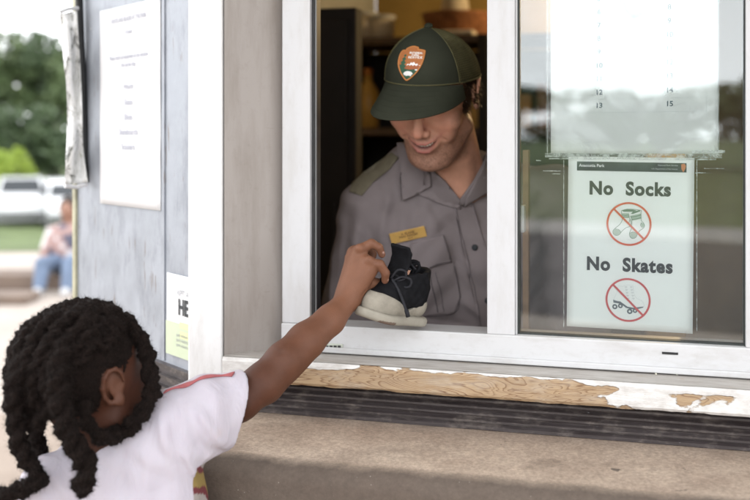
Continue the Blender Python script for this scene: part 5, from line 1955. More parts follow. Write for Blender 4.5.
# placket, pocket, flap, collar, strap
mstitch = simple('grey_thread', (.075, .065, .07), .9, var=.1)
pk = patch('placket', bs, [(452, 196), (468, 190), (490, 262), (500, 330), (480, 330), (470, 282)], M['shirt'], shirt, .0018, .0022)
seam('stitching', bs, [(453.5, 198), (464, 245), (473, 283), (482, 330)], mstitch, pk, .0006, .0036)
for (u, v) in ((475, 247), (487, 300)):
    h, nn = ray_px(bs, u, v)
    h = h + nn * .003
    v_, f_ = tube_mesh([h, h + nn * .001, h + nn * .003, h + nn * .0034], [.0052, .0062, .0060, .0045], 18)
    link('button', v_, f_, I_black, shirt, smooth=True)
pkt = [(411, 270), (420, 240), (446, 235), (455, 266), (460, 298), (453, 314), (421, 317), (414, 300)]
po = patch('pocket', bs, [(412, 262), (447, 244), (454, 266), (460.5, 298), (453.5, 313), (421, 316.5), (414, 300)], M['shirt'], shirt, .0022, .0020)
m = MB()
seam('', bs, [(454, 266), (460, 297.5), (453, 312.5), (421, 316)], mstitch, po, .0007, .0036, m=m)
seam('', bs, [(429, 272), (433, 290), (438, 312)], mstitch, po, .0010, .0034, m=m)
seam('', bs, [(435, 272), (440, 290), (444, 311)], mstitch, po, .0006, .0034, m=m)
m.build('stitching', mstitch, po, smooth=True)
fpx = [(412, 244), (443.5, 234.5), (451, 262), (436, 264.5), (424, 271.5), (416, 277), (409, 270)]
fp = patch('pocket_flap', bs, fpx, M['shirt'], shirt, .0028, .0052)
m = MB()
seam('', bs, [(415, 275.5), (424, 270), (436, 263.2), (450, 261)], mstitch, fp, .0005, .0072, m=m)
seam('', bs, [(442.5, 236), (449.5, 261)], mstitch, fp, .0005, .0072, m=m)
m.build('stitching', mstitch, fp, smooth=True)
bc = bvh_of(np.vstack([Vs, Vbody]), np.vstack([Fs_, Fbody + len(Vs)]))
colL = [(398, 146), (401, 166), (402.0, 201), (415, 194.5), (432.5, 186), (433, 178), (432, 170), (418, 160), (404, 146)]
patch('front_edge', bc, [(412, 166), (430, 166), (446, 181), (460, 199), (460, 209), (440, 204), (414, 192)], M['shirt'], shirt, .003, .006)
patch('front_edge', bc, [(459, 206), (460, 198), (472, 181), (484, 158), (492, 160), (480, 188), (466, 203)], M['shirt'], shirt, .003, .006)
cl1 = patch('collar_flap', bc, colL, M['shirt'], shirt, .003, .009, lift_fn=lambda u, v: .003)
cl2 = patch('collar_flap', bc, [(463, 205), (466, 196), (474, 180), (485, 156), (494, 138), (506, 150), (506, 178), (486, 192)], M['shirt'], shirt, .003, .009)
m = MB()
seam('', bs, [(403, 170), (404.3, 197.5), (416, 191.5), (430, 184.5)], mstitch, cl1, .0005, .0125, m=m)
m.build('stitching', mstitch, cl1, smooth=True)
# collar stand round the neck
cs_ = []
ax_ = HW((0, -.03, -.06)) - nb; ax_ /= np.linalg.norm(ax_)
e1 = np.cross(ax_, [0, 0, 1.0]); e1 = np.array([1., 0, 0]) - ax_ * ax_[0]; e1 /= np.linalg.norm(e1); e2 = np.cross(ax_, e1)
def stand(a, b):
    rr = .0655 + .003 * b
    c_ = nb + ax_ * (-.006 + .034 * b) * 1.0
    return c_ + rr * (math.cos(a) * e1 + math.sin(a) * e2)
front = math.atan2(np.dot(np.array([0, -1., 0]), e2), np.dot(np.array([0, -1., 0]), e1))
V, f = grid(stand, np.linspace(front + .75, front + 2 * PI - .75, 50), np.linspace(0, 1, 8))
cst = link('collar_stand', V, f, M['shirt'], shirt, smooth=True)
m = cst.modifiers.new('thickness', 'SOLIDIFY'); m.thickness = .003; m.offset = 0
ep = patch('shoulder_strap', bs, [(350, 192), (353, 183), (364, 173), (378, 163), (392, 153), (399, 158), (390, 169), (374, 182), (362, 196)], simple('olive_grey_cloth', (.16, .14, .095), .85, var=.15, vscale=40, bump=.3, bscale=500), shirt, .0022, .0030)
# name badge
bd = [(389.5, 233.5), (424.5, 225.5), (426.5, 235.5), (391.5, 244)]
hc_ = [ray_px(bs, *q)[0] for q in bd]
ctr = np.mean(hc_, 0) + np.array([0, -.006, 0])
rr_ = hc_[1] - hc_[0]; rr_ /= np.linalg.norm(rr_)
uu = hc_[0] - hc_[3]; nn_ = np.cross(rr_, uu); nn_ /= np.linalg.norm(nn_)
if nn_[1] > 0: nn_ = -nn_
uu = np.cross(nn_, rr_)
if uu[2] < 0: uu = -uu
bw, bh = np.linalg.norm(hc_[1] - hc_[0]), np.linalg.norm(hc_[0] - hc_[3])
bo_ = MB().hexa([ctr + rr_ * a * bw / 2 + uu * b * bh / 2 + nn_ * c for c in (-.0, ) for a, b in ((-1, -1), (1, -1), (1, 1), (-1, 1))] + [ctr + rr_ * a * bw / 2 + uu * b * bh / 2 + nn_ * .002 for a, b in ((-1, -1), (1, -1), (1, 1), (-1, 1))]).build('name_badge', simple('brushed_gold', (.62, .38, .11), .42, .35, var=.12, vscale=40), shirt)
bevel(bo_, .0006)
fl = Flat(ctr, rr_, uu, nn_)
fl.text('A. BLAINE', .001, .0042, .0062, .0001, off=.0026).text('PARK RANGER', .001, -.0012, .0058, .0001, off=.0026).text('2019', .003, -.0066, .0048, .0, off=.0026)
fl.done('lettering', simple('brown_engraving', (.16, .08, .03), .6, var=.05), bo_)
# trousers and boots, hidden behind the counter
def trous(p):
    d = ell(p, (.215, 2.17, .93), (.165, .118, .12))
    for sx in (-1, 1):
        d = sm(d, chain(p, [(.22 + sx * .085, 2.18, .86), (.22 + sx * .11, 2.17, .52), (.22 + sx * .115, 2.20, .15)], [.095, .075, .062], .01), .03)
    return np.maximum(d, .13 - p[..., 2])
V, f = surf(trous, (-.05, 1.98, .1), (.5, 2.36, 1.1), .009)
link('trousers', V, f, simple('dark_green_trousers', (.03, .04, .025), .85, var=.2), rg, smooth=True)
def boots(p):
    d = None
    for sx in (-1, 1):
        x = .22 + sx * .117
        c = sm(cap(p, (x, 2.21, .13), (x, 2.21, .07), .055, .05), cap(p, (x, 2.21, .095), (x, 2.06, .085), .042, .038), .02)
        d = c if d is None else np.minimum(d, c)
    return np.maximum(d, .052 - p[..., 2])
V, f = surf(boots, (.0, 1.98, .045), (.45, 2.3, .2), .007)
link('boots', V, f, I_black, rg, smooth=True)
# ================================================================ the small shoe
sH, sT = P(417, 324, 1.737), P(362, 319, 1.640)       # heel and toe end of the sole, underside
sl_ax = sT - sH; sl_ax /= np.linalg.norm(sl_ax)
su_ax = np.array([0.06, -.10, 1.0]); su_ax -= sl_ax * (su_ax @ sl_ax); su_ax /= np.linalg.norm(su_ax)
ss_ax = np.cross(su_ax, sl_ax)
SO = (sH + sT) / 2
SRm = np.stack([sl_ax, ss_ax, su_ax], 0)
def SW(p):
    return SO + np.asarray(p, float) @ SRm
def SL(w):
    return (w - SO.astype(np.float32)) @ SRm.T.astype(np.float32)
def foot2d(q, g=0.0):
    m = q.copy(); m[..., 2] = 0
    d = cap(m, (.040, .003, 0), (.030, -.001, 0), .033 + g, .033 + g)
    d = sm(d, cap(m, (.030, 0, 0), (-.046, 0, 0), .030 + g, .028 + g), .02)
    return d
def slab2(d2, z, z0, z1, r):
    w = np.abs(z - (z0 + z1) / 2) - (z1 - z0) / 2 + r
    a = d2 + r
    return np.minimum(np.maximum(a, w), 0) + np.sqrt(np.maximum(a, 0) ** 2 + np.maximum(w, 0) ** 2) - r
def f_sole(p):
    q = SL(p)
    x, z = q[..., 0], q[..., 2]
    lift = .005 * np.clip((x - .030) / .045, 0, 1) ** 2
    d = slab2(foot2d(q, .003), z - lift, .0, .016, .006)
    d = ssub(d, cap(q, (.052, .0, .001), (.040, .020, -.002), .006, .008), .003)
    d = ssub(d, cap(q, (.085, .030, .012), (.085, -.030, .012), .002), .003)
    for i in range(7):
        d = ssub(d, cap(q, (-.055 + i * .02, -.05, -.001), (-.055 + i * .02, .05, -.001), .0022), .001)
    return d
def f_rand(p):          # beige suede toe and heel panels
    q = SL(p)
    x, z = q[..., 0], q[..., 2]
    h = .036 + .012 * np.clip((x - .0) / .05, 0, 1) - .010 * np.exp(-((x + .005) / .02) ** 2) + .016 * np.clip((-x - .03) / .03, 0, 1)
    d = sm(cap(q, (.040, .002, .026), (.012, 0, .034), .029, .028), cap(q, (.012, 0, .032), (-.044, 0, .034), .0275, .0265), .02)
    d = np.maximum(d, .014 - z)
    d = np.maximum(d, (z - h) * .9)
    return d
def upper_core(q):
    d = cap(q, (.038, .001, .030), (.004, 0, .050), .026, .0265)
    d = sm(d, cap(q, (.004, 0, .046), (-.036, 0, .058), .0265, .0265), .02)
    d = sm(d, cap(q, (-.036, 0, .040), (-.040, 0, .095), .025, .0235), .02)
    d = sm(d, cap(q, (.004, 0, .055), (-.018, 0, .090), .024, .0220), .02)
    return d
def f_upper(p):
    q = SL(p)
    x, z = q[..., 0], q[..., 2]
    d = upper_core(q)
    d = np.maximum(d, .012 - z)
    rim = .092 - .25 * (x + .03)
    d = np.maximum(d, (z - rim) * .8)
    inn = cap(q, (-.030, 0, .045), (-.026, 0, .14), .0205, .0215)
    inn = sm(inn, cap(q, (-.030, 0, .05), (.03, 0, .035), .018, .016), .01)
    d = ssub(d, inn, .003)
    d = ssub(d, cap(q, (.010, 0, .084), (-.006, 0, .115), .0075, .010), .003)
    return d + (.0008 * np.sin(x * 300) * np.sin(z * 260)).astype(np.float32)
def f_tongue(p):
    q = SL(p)
    pts = [(.022, 0, .060), (.012, 0, .082), (.006, .001, .104), (.008, .002, .118), (.015, .003, .127)]
    d = None
    for a, b in zip(pts[:-1], pts[1:]):
        a = np.array(a); b = np.array(b)
        c = np.minimum(9, 0) if False else None
        qa = q.copy(); hw_ = .019
        qa[..., 1] = np.sign(q[..., 1]) * np.maximum(np.abs(q[..., 1]) - hw_, 0)
        a2, b2 = a.copy(), b.copy(); a2[1] = b2[1] = 0
        c = cap(qa, a2, b2, .0032)
        d = c if d is None else sm(d, c, .004)
    return d
lo_, hi_ = SO - np.array([.12, .12, .03]), SO + np.array([.12, .12, .16])
shoe = thing('shoe', "small black and beige child's shoe held over the window sill", 'shoe', SO)
m_sole = attr_mat('rubber_sole', .75, .12, 60, .3, 300, .0008)
m_suede = simple('beige_suede', (.27, .245, .20), .9, var=.14, vscale=70, bump=.5, bscale=500, bdist=.0012)
m_blk = simple('black_shoe_fabric', (.006, .006, .0075), .75, var=.4, vscale=90, bump=.6, bscale=700, bdist=.001, Specular_IOR_Level=.15)
V, f = surf(f_sole, lo_, hi_, .0016)
q = SL(V.astype(np.float32))
cols = np.tile(np.array([.29, .268, .22]), (len(V), 1))
dark = (q[:, 2] < .006) & (q[:, 0] > .03) & (q[:, 0] < .062) & (q[:, 1] > -.01)
cols[dark] = (.13, .09, .07)
grv = np.exp(-((q[:, 2] - .0205) / .0018) ** 2) * .5
cols = cols * (1 - grv[:, None]) + np.array([.22, .20, .15]) * grv[:, None]
link('sole', relax(V, f, 1, .4), f, m_sole, shoe, smooth=True, cols=cols)
V, f = surf(f_rand, lo_, hi_, .0016)
link('toe_cap', relax(V, f, 1, .4), f, m_suede, shoe, smooth=True)
V, f = surf(f_upper, lo_, hi_, .0016)
link('upper', relax(V, f, 1, .4), f, m_blk, shoe, smooth=True)
V, f = surf(f_tongue, lo_, hi_, .0016)
link('tongue', relax(V, f, 1, .4), f, m_blk, shoe, smooth=True)
m_lace = simple('black_lace', (.020, .020, .024), .7, var=.3, vscale=200, bump=.5, bscale=900, bdist=.0006, Specular_IOR_Level=.2)
lc = MB()
for i in range(5):
    x, z = .024 - i * .0085, .0665 + i * .0085
    sg = 1 if i % 2 else -1
    lc.tube(spline([SW((x - .004, -.019 * sg, z - .006)), SW((x + .003, -.010 * sg, z + .002)), SW((x + .005, 0, z + .004)), SW((x + .004, .010 * sg, z + .004)), SW((x - .002, .019 * sg, z + .000))], 14), .0019, 6)
lc.build('lace', m_lace, shoe, smooth=True)
lc = MB()
lc.tube(spline([P(392, 279, 1.662), P(397, 287, 1.655), P(401, 296, 1.650), P(404, 304, 1.648), P(407, 313, 1.646)], 24), .0024, 6)
lc.build('hanging_lace', m_lace, shoe, smooth=True)
lc = MB()
lc.tube([P(406.3, 310, 1.646), P(408.2, 317, 1.646)], .0036, 8)
lc.build('lace_tip', m_lace, shoe, smooth=True)
for pts in ([(393, 281), (402, 277), (411, 280), (409, 287), (400, 286), (393, 282)], [(391, 278), (398, 270), (406, 272), (404, 279), (396, 281)]):
    lc = MB()
    lc.tube(spline([P(u, v, 1.662 - .004 * math.sin(i)) for i, (u, v) in enumerate(pts)], 30), .0021, 6)
    lc.build('lace_loop', m_lace, shoe, smooth=True)
for pts in ([(408, 280), (413, 270), (410, 262), (417, 262), (419, 268), (413, 275)], [(404, 276), (408, 266), (415, 264), (420, 263)]):
    lc = MB()
    lc.tube(spline([P(u, v, 1.700) for u, v in pts], 24), .0032, 6)
    lc.build('pull_tab', m_blk, shoe, smooth=True)
lb = MB().hexa([P(a, b, 1.680 + c) for c in (0, .003) for a, b in ((405.5, 276), (408, 270), (410.5, 270.5), (408, 277))])
lb.build('label_tag', simple('tan_tag', (.45, .25, .17), .8), shoe)

# ================================================================ the child
kO = P(88, 376, 1.43)
kf = np.array([.67, .73, .14]); kf /= np.linalg.norm(kf)
kx = np.array([.73, -.67, .02]); kx -= kf * (kx @ kf); kx /= np.linalg.norm(kx)
ku_ = np.cross(kx, kf)
if ku_[2] < 0: ku_ = -ku_
KR = np.stack([kx, kf, ku_], 0)
def KW(p):
    return kO + np.asarray(p, float) @ KR
def KL(w):
    return (w - kO) @ KR.T
def khead(q):
    m = np.concatenate([np.abs(q[..., 0:1]), q[..., 1:]], -1)
    d = ell(m, (0, -.012, .022), (.073, .088, .076))
    d = sm(d, ell(m, (0, .024, -.025), (.055, .056, .060)), .02)
    d = sm(d, cap(m, (.040, .010, -.060), (.014, .055, -.088), .020, .018), .02)
    d = sm(d, ell(m, (0, .064, -.090), (.015, .014, .012)), .014)
    d = sm(d, ell(m, (.034, .056, -.035), (.024, .022, .022)), .016)
    d = ssub(d, ell(m, (.027, .085, -.004), (.015, .012, .010)), .010)
    d = sm(d, ell(m, (.027, .067, -.005), (.0125, .0115, .010)), .003)
    d = sm(d, cap(m, (0, .078, -.006), (0, .088, -.030), .006, .0095), .009)
    d = sm(d, ell(m, (.010, .082, -.034), (.0075, .008, .006)), .005)
    d = sm(d, chain(m, [(0, .0835, -.052), (.011, .080, -.052), (.020, .073, -.055)], [.0045, .004, .002], .002), .003)
    d = sm(d, chain(m, [(0, .0815, -.061), (.011, .078, -.060), (.020, .072, -.056)], [.0055, .005, .002], .002), .003)
    return d
ks_, ke_, kw_ = P(196, 416, 1.470), P(284, 361, 1.560), P(348, 300, 1.655)
knb = P(118, 452, 1.445)
kls = P(52, 486, 1.40)
def hp(u, v, Y):
    return P(u, v, Y)
KH = {'palm': [([hp(349, 298, 1.656), hp(366, 262, 1.664)], [.0165, .0125]), ([hp(345, 296, 1.662), hp(353, 254, 1.690)], [.0150, .0115]),
               ([hp(352, 297, 1.658), hp(370, 270, 1.660)], [.0160, .0135]), ([hp(347, 292, 1.66), hp(359, 252, 1.675)], [.0165, .0125])],
      'fingers': [([hp(369, 263, 1.660), hp(380.0, 264.5, 1.652), hp(385.5, 273, 1.656), hp(385.0, 280.5, 1.664)], [.0092, .0080, .0072, .0062]),
                  ([hp(360, 250, 1.672), hp(371.5, 243.5, 1.672), hp(379.0, 247.5, 1.672), hp(382.0, 254.5, 1.676)], [.0096, .0080, .0070, .0060]),
                  ([hp(354, 251, 1.690), hp(366, 246, 1.700), hp(373, 254, 1.703), hp(371, 262, 1.698)], [.0090, .0074, .0066, .0056]),
                  ([hp(349, 258, 1.700), hp(357, 256, 1.718), hp(364, 263, 1.722), hp(364, 269, 1.715)], [.0080, .0064, .0058, .0050]),
                  ([hp(362, 287, 1.668), hp(372, 283, 1.676), hp(382, 284, 1.690), hp(388.5, 281, 1.697)], [.0125, .0100, .0082, .0066])]}
def khand(p):
    d = None
    for pts, rs in KH['palm']:
        c = chain(p, pts, rs, .01)
        d = c if d is None else sm(d, c, .010)
    for i, (pts, rs) in enumerate(KH['fingers']):
        d = sm(d, chain(p, pts, rs, .0015), .0045)
    # knuckles and creases
    for c_ in (hp(369, 260, 1.652), hp(360, 248, 1.664)):
        d = sm(d, ell(p, c_, (.0075, .006, .007)), .006)
    for a, b in ((hp(364, 292, 1.648), hp(372, 286, 1.655)), (hp(361, 296, 1.645), hp(370, 292, 1.652)), (hp(376, 260.2, 1.643), hp(382.5, 262.8, 1.643)), (hp(372, 275, 1.645), hp(377, 268, 1.645))):
        d = ssub(d, cap(p, a, b, .0008), .003)
    return d
def karm(p):
    d = cap(p, ks_ + np.array([-.02, 0, -.012]), P(240, 401, 1.515), .028, .0300)
    d = sm(d, chain(p, [P(236, 402, 1.515), P(262, 384, 1.537), ke_, P(306, 341, 1.592), P(330, 320, 1.624), kw_], [.0300, .0298, .0285, .0285, .0235, .0185], .01), .01)
    d = sm(d, cap(p, P(268, 385, 1.545), P(296, 358, 1.58), .021, .021), .014)      # fuller underside of the elbow
    d = ssub(d, ell(p, P(281, 352, 1.525), (.008, .008, .003)), .008)
    return d
khips = np.array([-.365, 1.47, .60])
def kbody(p):
    d = khead(KL(p).astype(np.float32))
    d = sm(d, ear_sdf(KL(p).astype(np.float32) - np.array([0, .012, .004], dtype=np.float32), .92), .004)
    d = sm(d, cap(p, KW((0, -.022, -.045)), knb, .036, .038), .02)
    d = sm(d, cap(p, knb, ks_ + np.array([-.03, 0, -.015]), .030, .026), .02)
    d = sm(d, cap(p, knb, kls, .036, .034), .03)
    d = sm(d, ell(p, (-.365, 1.46, .92), (.10, .07, .17)), .03)
    d = sm(d, ell(p, (-.365, 1.47, .66), (.10, .08, .12)), .03)
    d = sm(d, karm(p), .015)
    d = sm(d, chain(p, [kls, kls + np.array([-.03, .03, -.17]), kls + np.array([.0, .13, -.30])], [.034, .028, .020], .01), .015)
    for sx in (-1, 1):
        d = sm(d, chain(p, [(-.365 + sx * .055, 1.47, .62), (-.365 + sx * .07, 1.47, .34), (-.365 + sx * .07, 1.49, .07), (-.365 + sx * .07, 1.42, .035)], [.06, .042, .028, .022], .01), .02)
    return d
lh = kls + np.array([.0, .13, -.30])
LH = simple_hand(lh, (.1, .5, -.85), (.9, .2, .1), (-.2, .9, .3), .12)
def kall(p):
    d = sm(kbody(p), khand(p), .010)
    return sm(d, hand_sdf(p, LH, .003), .005)
kid = thing('person', 'child with dark twisted hair in a white tee shirt reaching up with a shoe', 'person', (-.365, 1.47, .01))
V1, F1 = surf(kbody, kO - np.array([.125, .125, .13]), kO + np.array([.125, .125, .135]), .0022)
V2, F2 = surf(kall, (-.60, 1.32, .005), (.06, 1.78, 1.28), .0046)
V3, F3 = surf(kall, (P(205, 400, 1.5)[0], 1.44, 1.05), (.04, 1.76, 1.36), .0015)
xcut = V3[:, 0].min() + .01
hb = lambda c: (np.abs(c - kO)[:, 0] < .12) & (np.abs(c - kO)[:, 1] < .12) & (np.abs(c - kO)[:, 2] < .125)
V1, F1 = prune(V1, F1, hb)
V2, F2 = prune(V2, F2, lambda c: ~((np.abs(c - kO) < np.array([.115, .115, .12])).all(1)) & ~((c[:, 0] > xcut + .006) & (c[:, 1] > 1.45) & (c[:, 2] > 1.06)))
V3, F3 = prune(V3, F3, lambda c: c[:, 0] > xcut)
V1, V2, V3 = relax(V1, F1, 1, .4), relax(V2, F2, 2, .5), relax(V3, F3, 2, .4)
V = np.vstack([V1, V2, V3]); Fk = np.vstack([F1, F2 + len(V1), F3 + len(V1) + len(V2)])
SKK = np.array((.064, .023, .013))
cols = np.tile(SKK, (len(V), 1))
# lighter, warmer towards the hand, partly its light put into the colour; a little lighter along the forearm; knuckles darker
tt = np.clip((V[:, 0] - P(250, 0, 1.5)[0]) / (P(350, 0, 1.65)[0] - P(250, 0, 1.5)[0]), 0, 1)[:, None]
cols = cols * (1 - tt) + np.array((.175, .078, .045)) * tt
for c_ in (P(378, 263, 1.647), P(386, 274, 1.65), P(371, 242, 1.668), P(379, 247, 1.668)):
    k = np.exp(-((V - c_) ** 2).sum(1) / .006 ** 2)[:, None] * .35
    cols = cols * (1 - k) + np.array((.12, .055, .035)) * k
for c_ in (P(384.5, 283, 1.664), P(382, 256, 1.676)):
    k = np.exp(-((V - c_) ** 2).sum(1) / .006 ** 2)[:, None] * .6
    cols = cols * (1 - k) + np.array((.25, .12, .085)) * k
k = np.exp(-((V - P(281, 353, 1.535)) ** 2).sum(1) / .012 ** 2)[:, None] * .3
cols = cols * (1 - k) + np.array((.09, .045, .032)) * k
q = KL(V)
near_ear = (np.exp(-(((np.abs(q[:, 0]) - .075) / .02) ** 2) - ((q[:, 1] + .003) / .02) ** 2 - ((q[:, 2] + .005) / .03) ** 2) * .8)[:, None]
cols = cols * (1 - near_ear) + np.array((.115, .050, .030)) * near_ear
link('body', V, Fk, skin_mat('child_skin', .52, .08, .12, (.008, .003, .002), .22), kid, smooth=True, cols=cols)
# nails
for (u, v, Y) in ((387.6, 279.5, 1.659), (383.4, 253.0, 1.669)):
    c_ = P(u, v, Y)
    nl = surf(lambda p, c_=c_: ell(p, c_, (.0024, .0022, .0034)), c_ - .006, c_ + .006, .0006)
    link('fingernail', nl[0], nl[1], simple('nail', (.23, .12, .085), .3, var=.05), kid, smooth=True)

# ---- tee shirt
kfold = [(P(150, 402, 1.38), P(172, 470, 1.38), .010, .005), (P(172, 425, 1.39), P(200, 472, 1.42), .009, -.004), (P(190, 402, 1.41), P(226, 446, 1.45), .009, .005),
         (P(190, 430, 1.41), P(208, 458, 1.44), .006, -.003), (P(160, 425, 1.37), P(196, 500, 1.40), .010, -.006), (P(178, 440, 1.39), P(206, 505, 1.42), .010, .006),
         (P(215, 392, 1.45), P(228, 452, 1.47), .007, .004), (P(130, 430, 1.35), P(150, 500, 1.36), .014, .005), (P(110, 450, 1.35), P(120, 510, 1.35), .012, -.005),
         (P(60, 462, 1.35), P(80, 500, 1.34), .008, .005), (P(70, 455, 1.35), P(100, 470, 1.34), .006, -.004), (P(48, 480, 1.36), P(60, 520, 1.35), .008, -.004), (P(92, 452, 1.35), P(112, 480, 1.35), .006, .004)]
sEnd = P(234, 416, 1.505)
def tee(p):
    d = ell(p, (-.362, 1.463, .93), (.120, .090, .20))
    d = sm(d, cap(p, knb + np.array([0, .0, -.022]), P(166, 428, 1.455), .040, .044), .035)
    d = sm(d, cap(p, knb + np.array([0, .0, -.022]), kls, .038, .038), .03)
    d = sm(d, ell(p, (-.365, 1.47, .72), (.125, .10, .20)), .04)
    sl2 = sm(chain(p, [P(170, 424, 1.455), P(204, 406, 1.484), P(238, 399, 1.515)], [.042, .043, .0425], .01), chain(p, [P(176, 446, 1.445), P(206, 432, 1.474), P(229, 430, 1.500)], [.040, .034, .030], .01), .03)
    d = sm(d, sl2, .025)
    d = sm(d, cap(p, kls, kls + np.array([-.025, .025, -.11]), .040, .046), .02)
    for a, b, r, sg in kfold:
        a = a.astype(np.float32); ab = (b - a).astype(np.float32)
        t_ = ((p - a) @ ab) / (ab @ ab)
        w = p - a - np.clip(t_, 0, 1)[..., None] * ab
        r2 = w[..., 0] ** 2 + w[..., 2] ** 2 + .10 * w[..., 1] ** 2
        d = d - 1.7 * sg * np.exp(-r2 / (r * r)) * np.clip(np.sin(np.clip(t_, 0, 1) * PI), 0, 1) ** .6
    d = d + (.0010 * np.sin(p[..., 0] * 120 + p[..., 2] * 70 + 2 * np.sin(p[..., 2] * 60))).astype(np.float32)
    # neck hole
    d = ssub(d, cap(p, knb + np.array([-.004, .004, .0]), knb + np.array([-.01, .0, .12]), .043, .060), .004)
    # sleeve openings
    dr = (sEnd - P(206, 417, 1.484)); dr[2] = -.012; dr /= np.linalg.norm(dr); dr = dr.astype(np.float32)
    nearA = cap(p, P(220, 418, 1.49), P(262, 395, 1.53), .075)
    d = np.where(nearA < 0, np.maximum(d, (p - sEnd.astype(np.float32)) @ dr), d)
    hol = sm(cap(p, P(222, 402, 1.500), P(262, 390, 1.54), .0350, .0365), cap(p, P(218, 431, 1.488), P(262, 430, 1.53), .0235, .027), .03)
    d = ssub(d, hol, .003)
    e2_ = kls + np.array([-.025, .025, -.11]); d2_ = np.array([-.2, .2, -.96], dtype=np.float32)
    nearB = cap(p, e2_, e2_ + d2_ * .08, .07)
    d = np.where(nearB < 0, np.maximum(d, (p - e2_.astype(np.float32)) @ d2_), d)
    d = ssub(d, cap(p, e2_ - d2_ * .03, e2_ + d2_ * .05, .038, .042), .003)
    d = np.maximum(d, .57 - p[..., 2])
    return d
Vt, Ft = surf(tee, (-.56, 1.32, .56), (-.14, 1.62, 1.20), .0024)
Vt = relax(Vt, Ft, 1, .4)
wt = NT('white_cotton')
cc = wt.coord('Object')
at = wt.n('ShaderNodeAttribute', attribute_name='Col').outputs['Color']
wv = wt.noise(cc, 900, 2)
cw = wt.mix(1.0, at, wt.ramp(wt.noise(cc, 18, 5, .6), [(.3, (.93, .92, .94)), (.7, (1, 1, 1))]), 'MULTIPLY')
wt.bsdf(cw, .85, 0, wt.bump(wt.noise(wt.mapping(cc, (1, 1, .45), rot=(0, .6, 0)), 26, 3, .5, .8), .55, .009, wt.bump(wt.mix(.4, wv, wt.noise(cc, 70, 4)), .3, .0010)), Subsurface_Weight=.05)
cols = np.tile(np.array([.50, .465, .515]), (len(Vt), 1))
# a red and yellow printed front wraps round the side seam
qf = (Vt - np.array([-.362, 1.463, 0])) @ np.array([.30, .95, 0])
side = (qf > -.004) & (Vt[:, 2] < 1.028) & (Vt[:, 0] > -.30) & (Vt[:, 0] < -.236)
swirl = np.sin(Vt[:, 2] * 95 + Vt[:, 1] * 60 + 2 * vnoise(Vt, 30, 7) + 2)
pc = np.where(swirl[:, None] > .55, np.array([.24, .17, .05]), np.where(swirl[:, None] > -.45, np.array([.13, .025, .03]), np.array([.30, .27, .25])))
cols[side] = pc[side]
stn = np.exp(-((Vt - P(217, 433, 1.44)) ** 2).sum(1) / .006 ** 2)[:, None] * .5
cols = cols * (1 - stn) + np.array((.5, .36, .30)) * stn
tsh = link('tee_shirt', Vt, Ft, wt.mat, kid, smooth=True, cols=cols)
bt_ = bvh_of(Vt, Ft)
m_red = simple('red_trim_cloth', (.36, .10, .105), .9, var=.3, vscale=60, bump=.4, bscale=400)
# red stripe along the top of shoulder and sleeve, laid on the cloth from above
def down(x, y):
    h = bt_.ray_cast(Vector((x, y, 1.4)), Vector((0, 0, -1)), 1)
    return (None, None) if h[0] is None else (np.array(h[0]), np.array(h[1]))
A_, B_ = P(166, 400, 1.45), P(234, 380, 1.50)
gridp, ok = [], True
for i in range(40):
    t_ = i / 39
    c_ = A_ + (B_ - A_) * t_
    for j in range(7):
        o_ = (j / 6 - .5) * (.008 - .0035 * math.sin(t_ * 17)) - .004 + .004 * math.sin(t_ * 9)
        x, y = c_[0] + o_ * .25, c_[1] + o_
        h, nn = down(x, y)
        if h is None:
            h, nn = c_, np.array([0, 0, 1.])
        gridp.append(h + nn * .0016)
f = [(i * 7 + j, i * 7 + j + 1, (i + 1) * 7 + j + 1, (i + 1) * 7 + j) for i in range(39) for j in range(6)]
o = link('red_stripe', gridp, f, m_red, tsh, smooth=True)
m = o.modifiers.new('thickness', 'SOLIDIFY'); m.thickness = .002; m.offset = 0
# ribbed collar band
cax = np.array([-.03, .0, 1.0]); cax /= np.linalg.norm(cax)
ring_ = []
for i in range(49):
    a = 2 * PI * i / 48
    dx, dy = math.cos(a) * .047, math.sin(a) * .047
    bx_, by_ = knb[0] - .006 + dx, knb[1] + .004 + dy
    h, nn = down(bx_ + dx * .06, by_ + dy * .06)
    zz = h[2] if h is not None else knb[2]
    ring_.append(np.array([bx_, by_, min(zz, knb[2] + .03) + .002]))
ring_ = np.array(ring_)
for _ in range(3):
    ring_[1:-1] = (ring_[:-2] + ring_[1:-1] + ring_[2:]) / 3
ring_[-1] = ring_[0]
wv_ = MB().tube(ring_, .0055, 8)
o = wv_.build('collar_band', None, tsh, smooth=True, cols=np.tile([.66, .66, .74], (len(wv_.v), 1)))
o.data.materials.append(wt.mat)
# shorts, socks and shoes below the frame
def shorts(p):
    d = ell(p, (-.365, 1.47, .63), (.122, .098, .12))
    for sx in (-1, 1):
        d = sm(d, cap(p, (-.365 + sx * .055, 1.47, .62), (-.365 + sx * .072, 1.47, .38), .068, .062), .02)
    return np.maximum(d, .37 - p[..., 2])
V, f = surf(shorts, (-.53, 1.34, .36), (-.2, 1.60, .76), .007)
link('shorts', V, f, simple('navy_shorts', (.02, .03, .06), .85, var=.2), kid, smooth=True)
for sx in (-1, 1):
    x = -.365 + sx * .07
    def ksh(p):
        return np.maximum(sm(cap(p, (x, 1.50, .05), (x, 1.42, .032), .034, .030), cap(p, (x, 1.42, .03), (x, 1.385, .026), .028, .022), .01), .006 - p[..., 2])
    V, f = surf(ksh, (x - .05, 1.33, .0), (x + .05, 1.55, .11), .005)
    link('sock', V, f, simple('white_sock', (.7, .7, .7), .9, var=.1), kid, smooth=True)

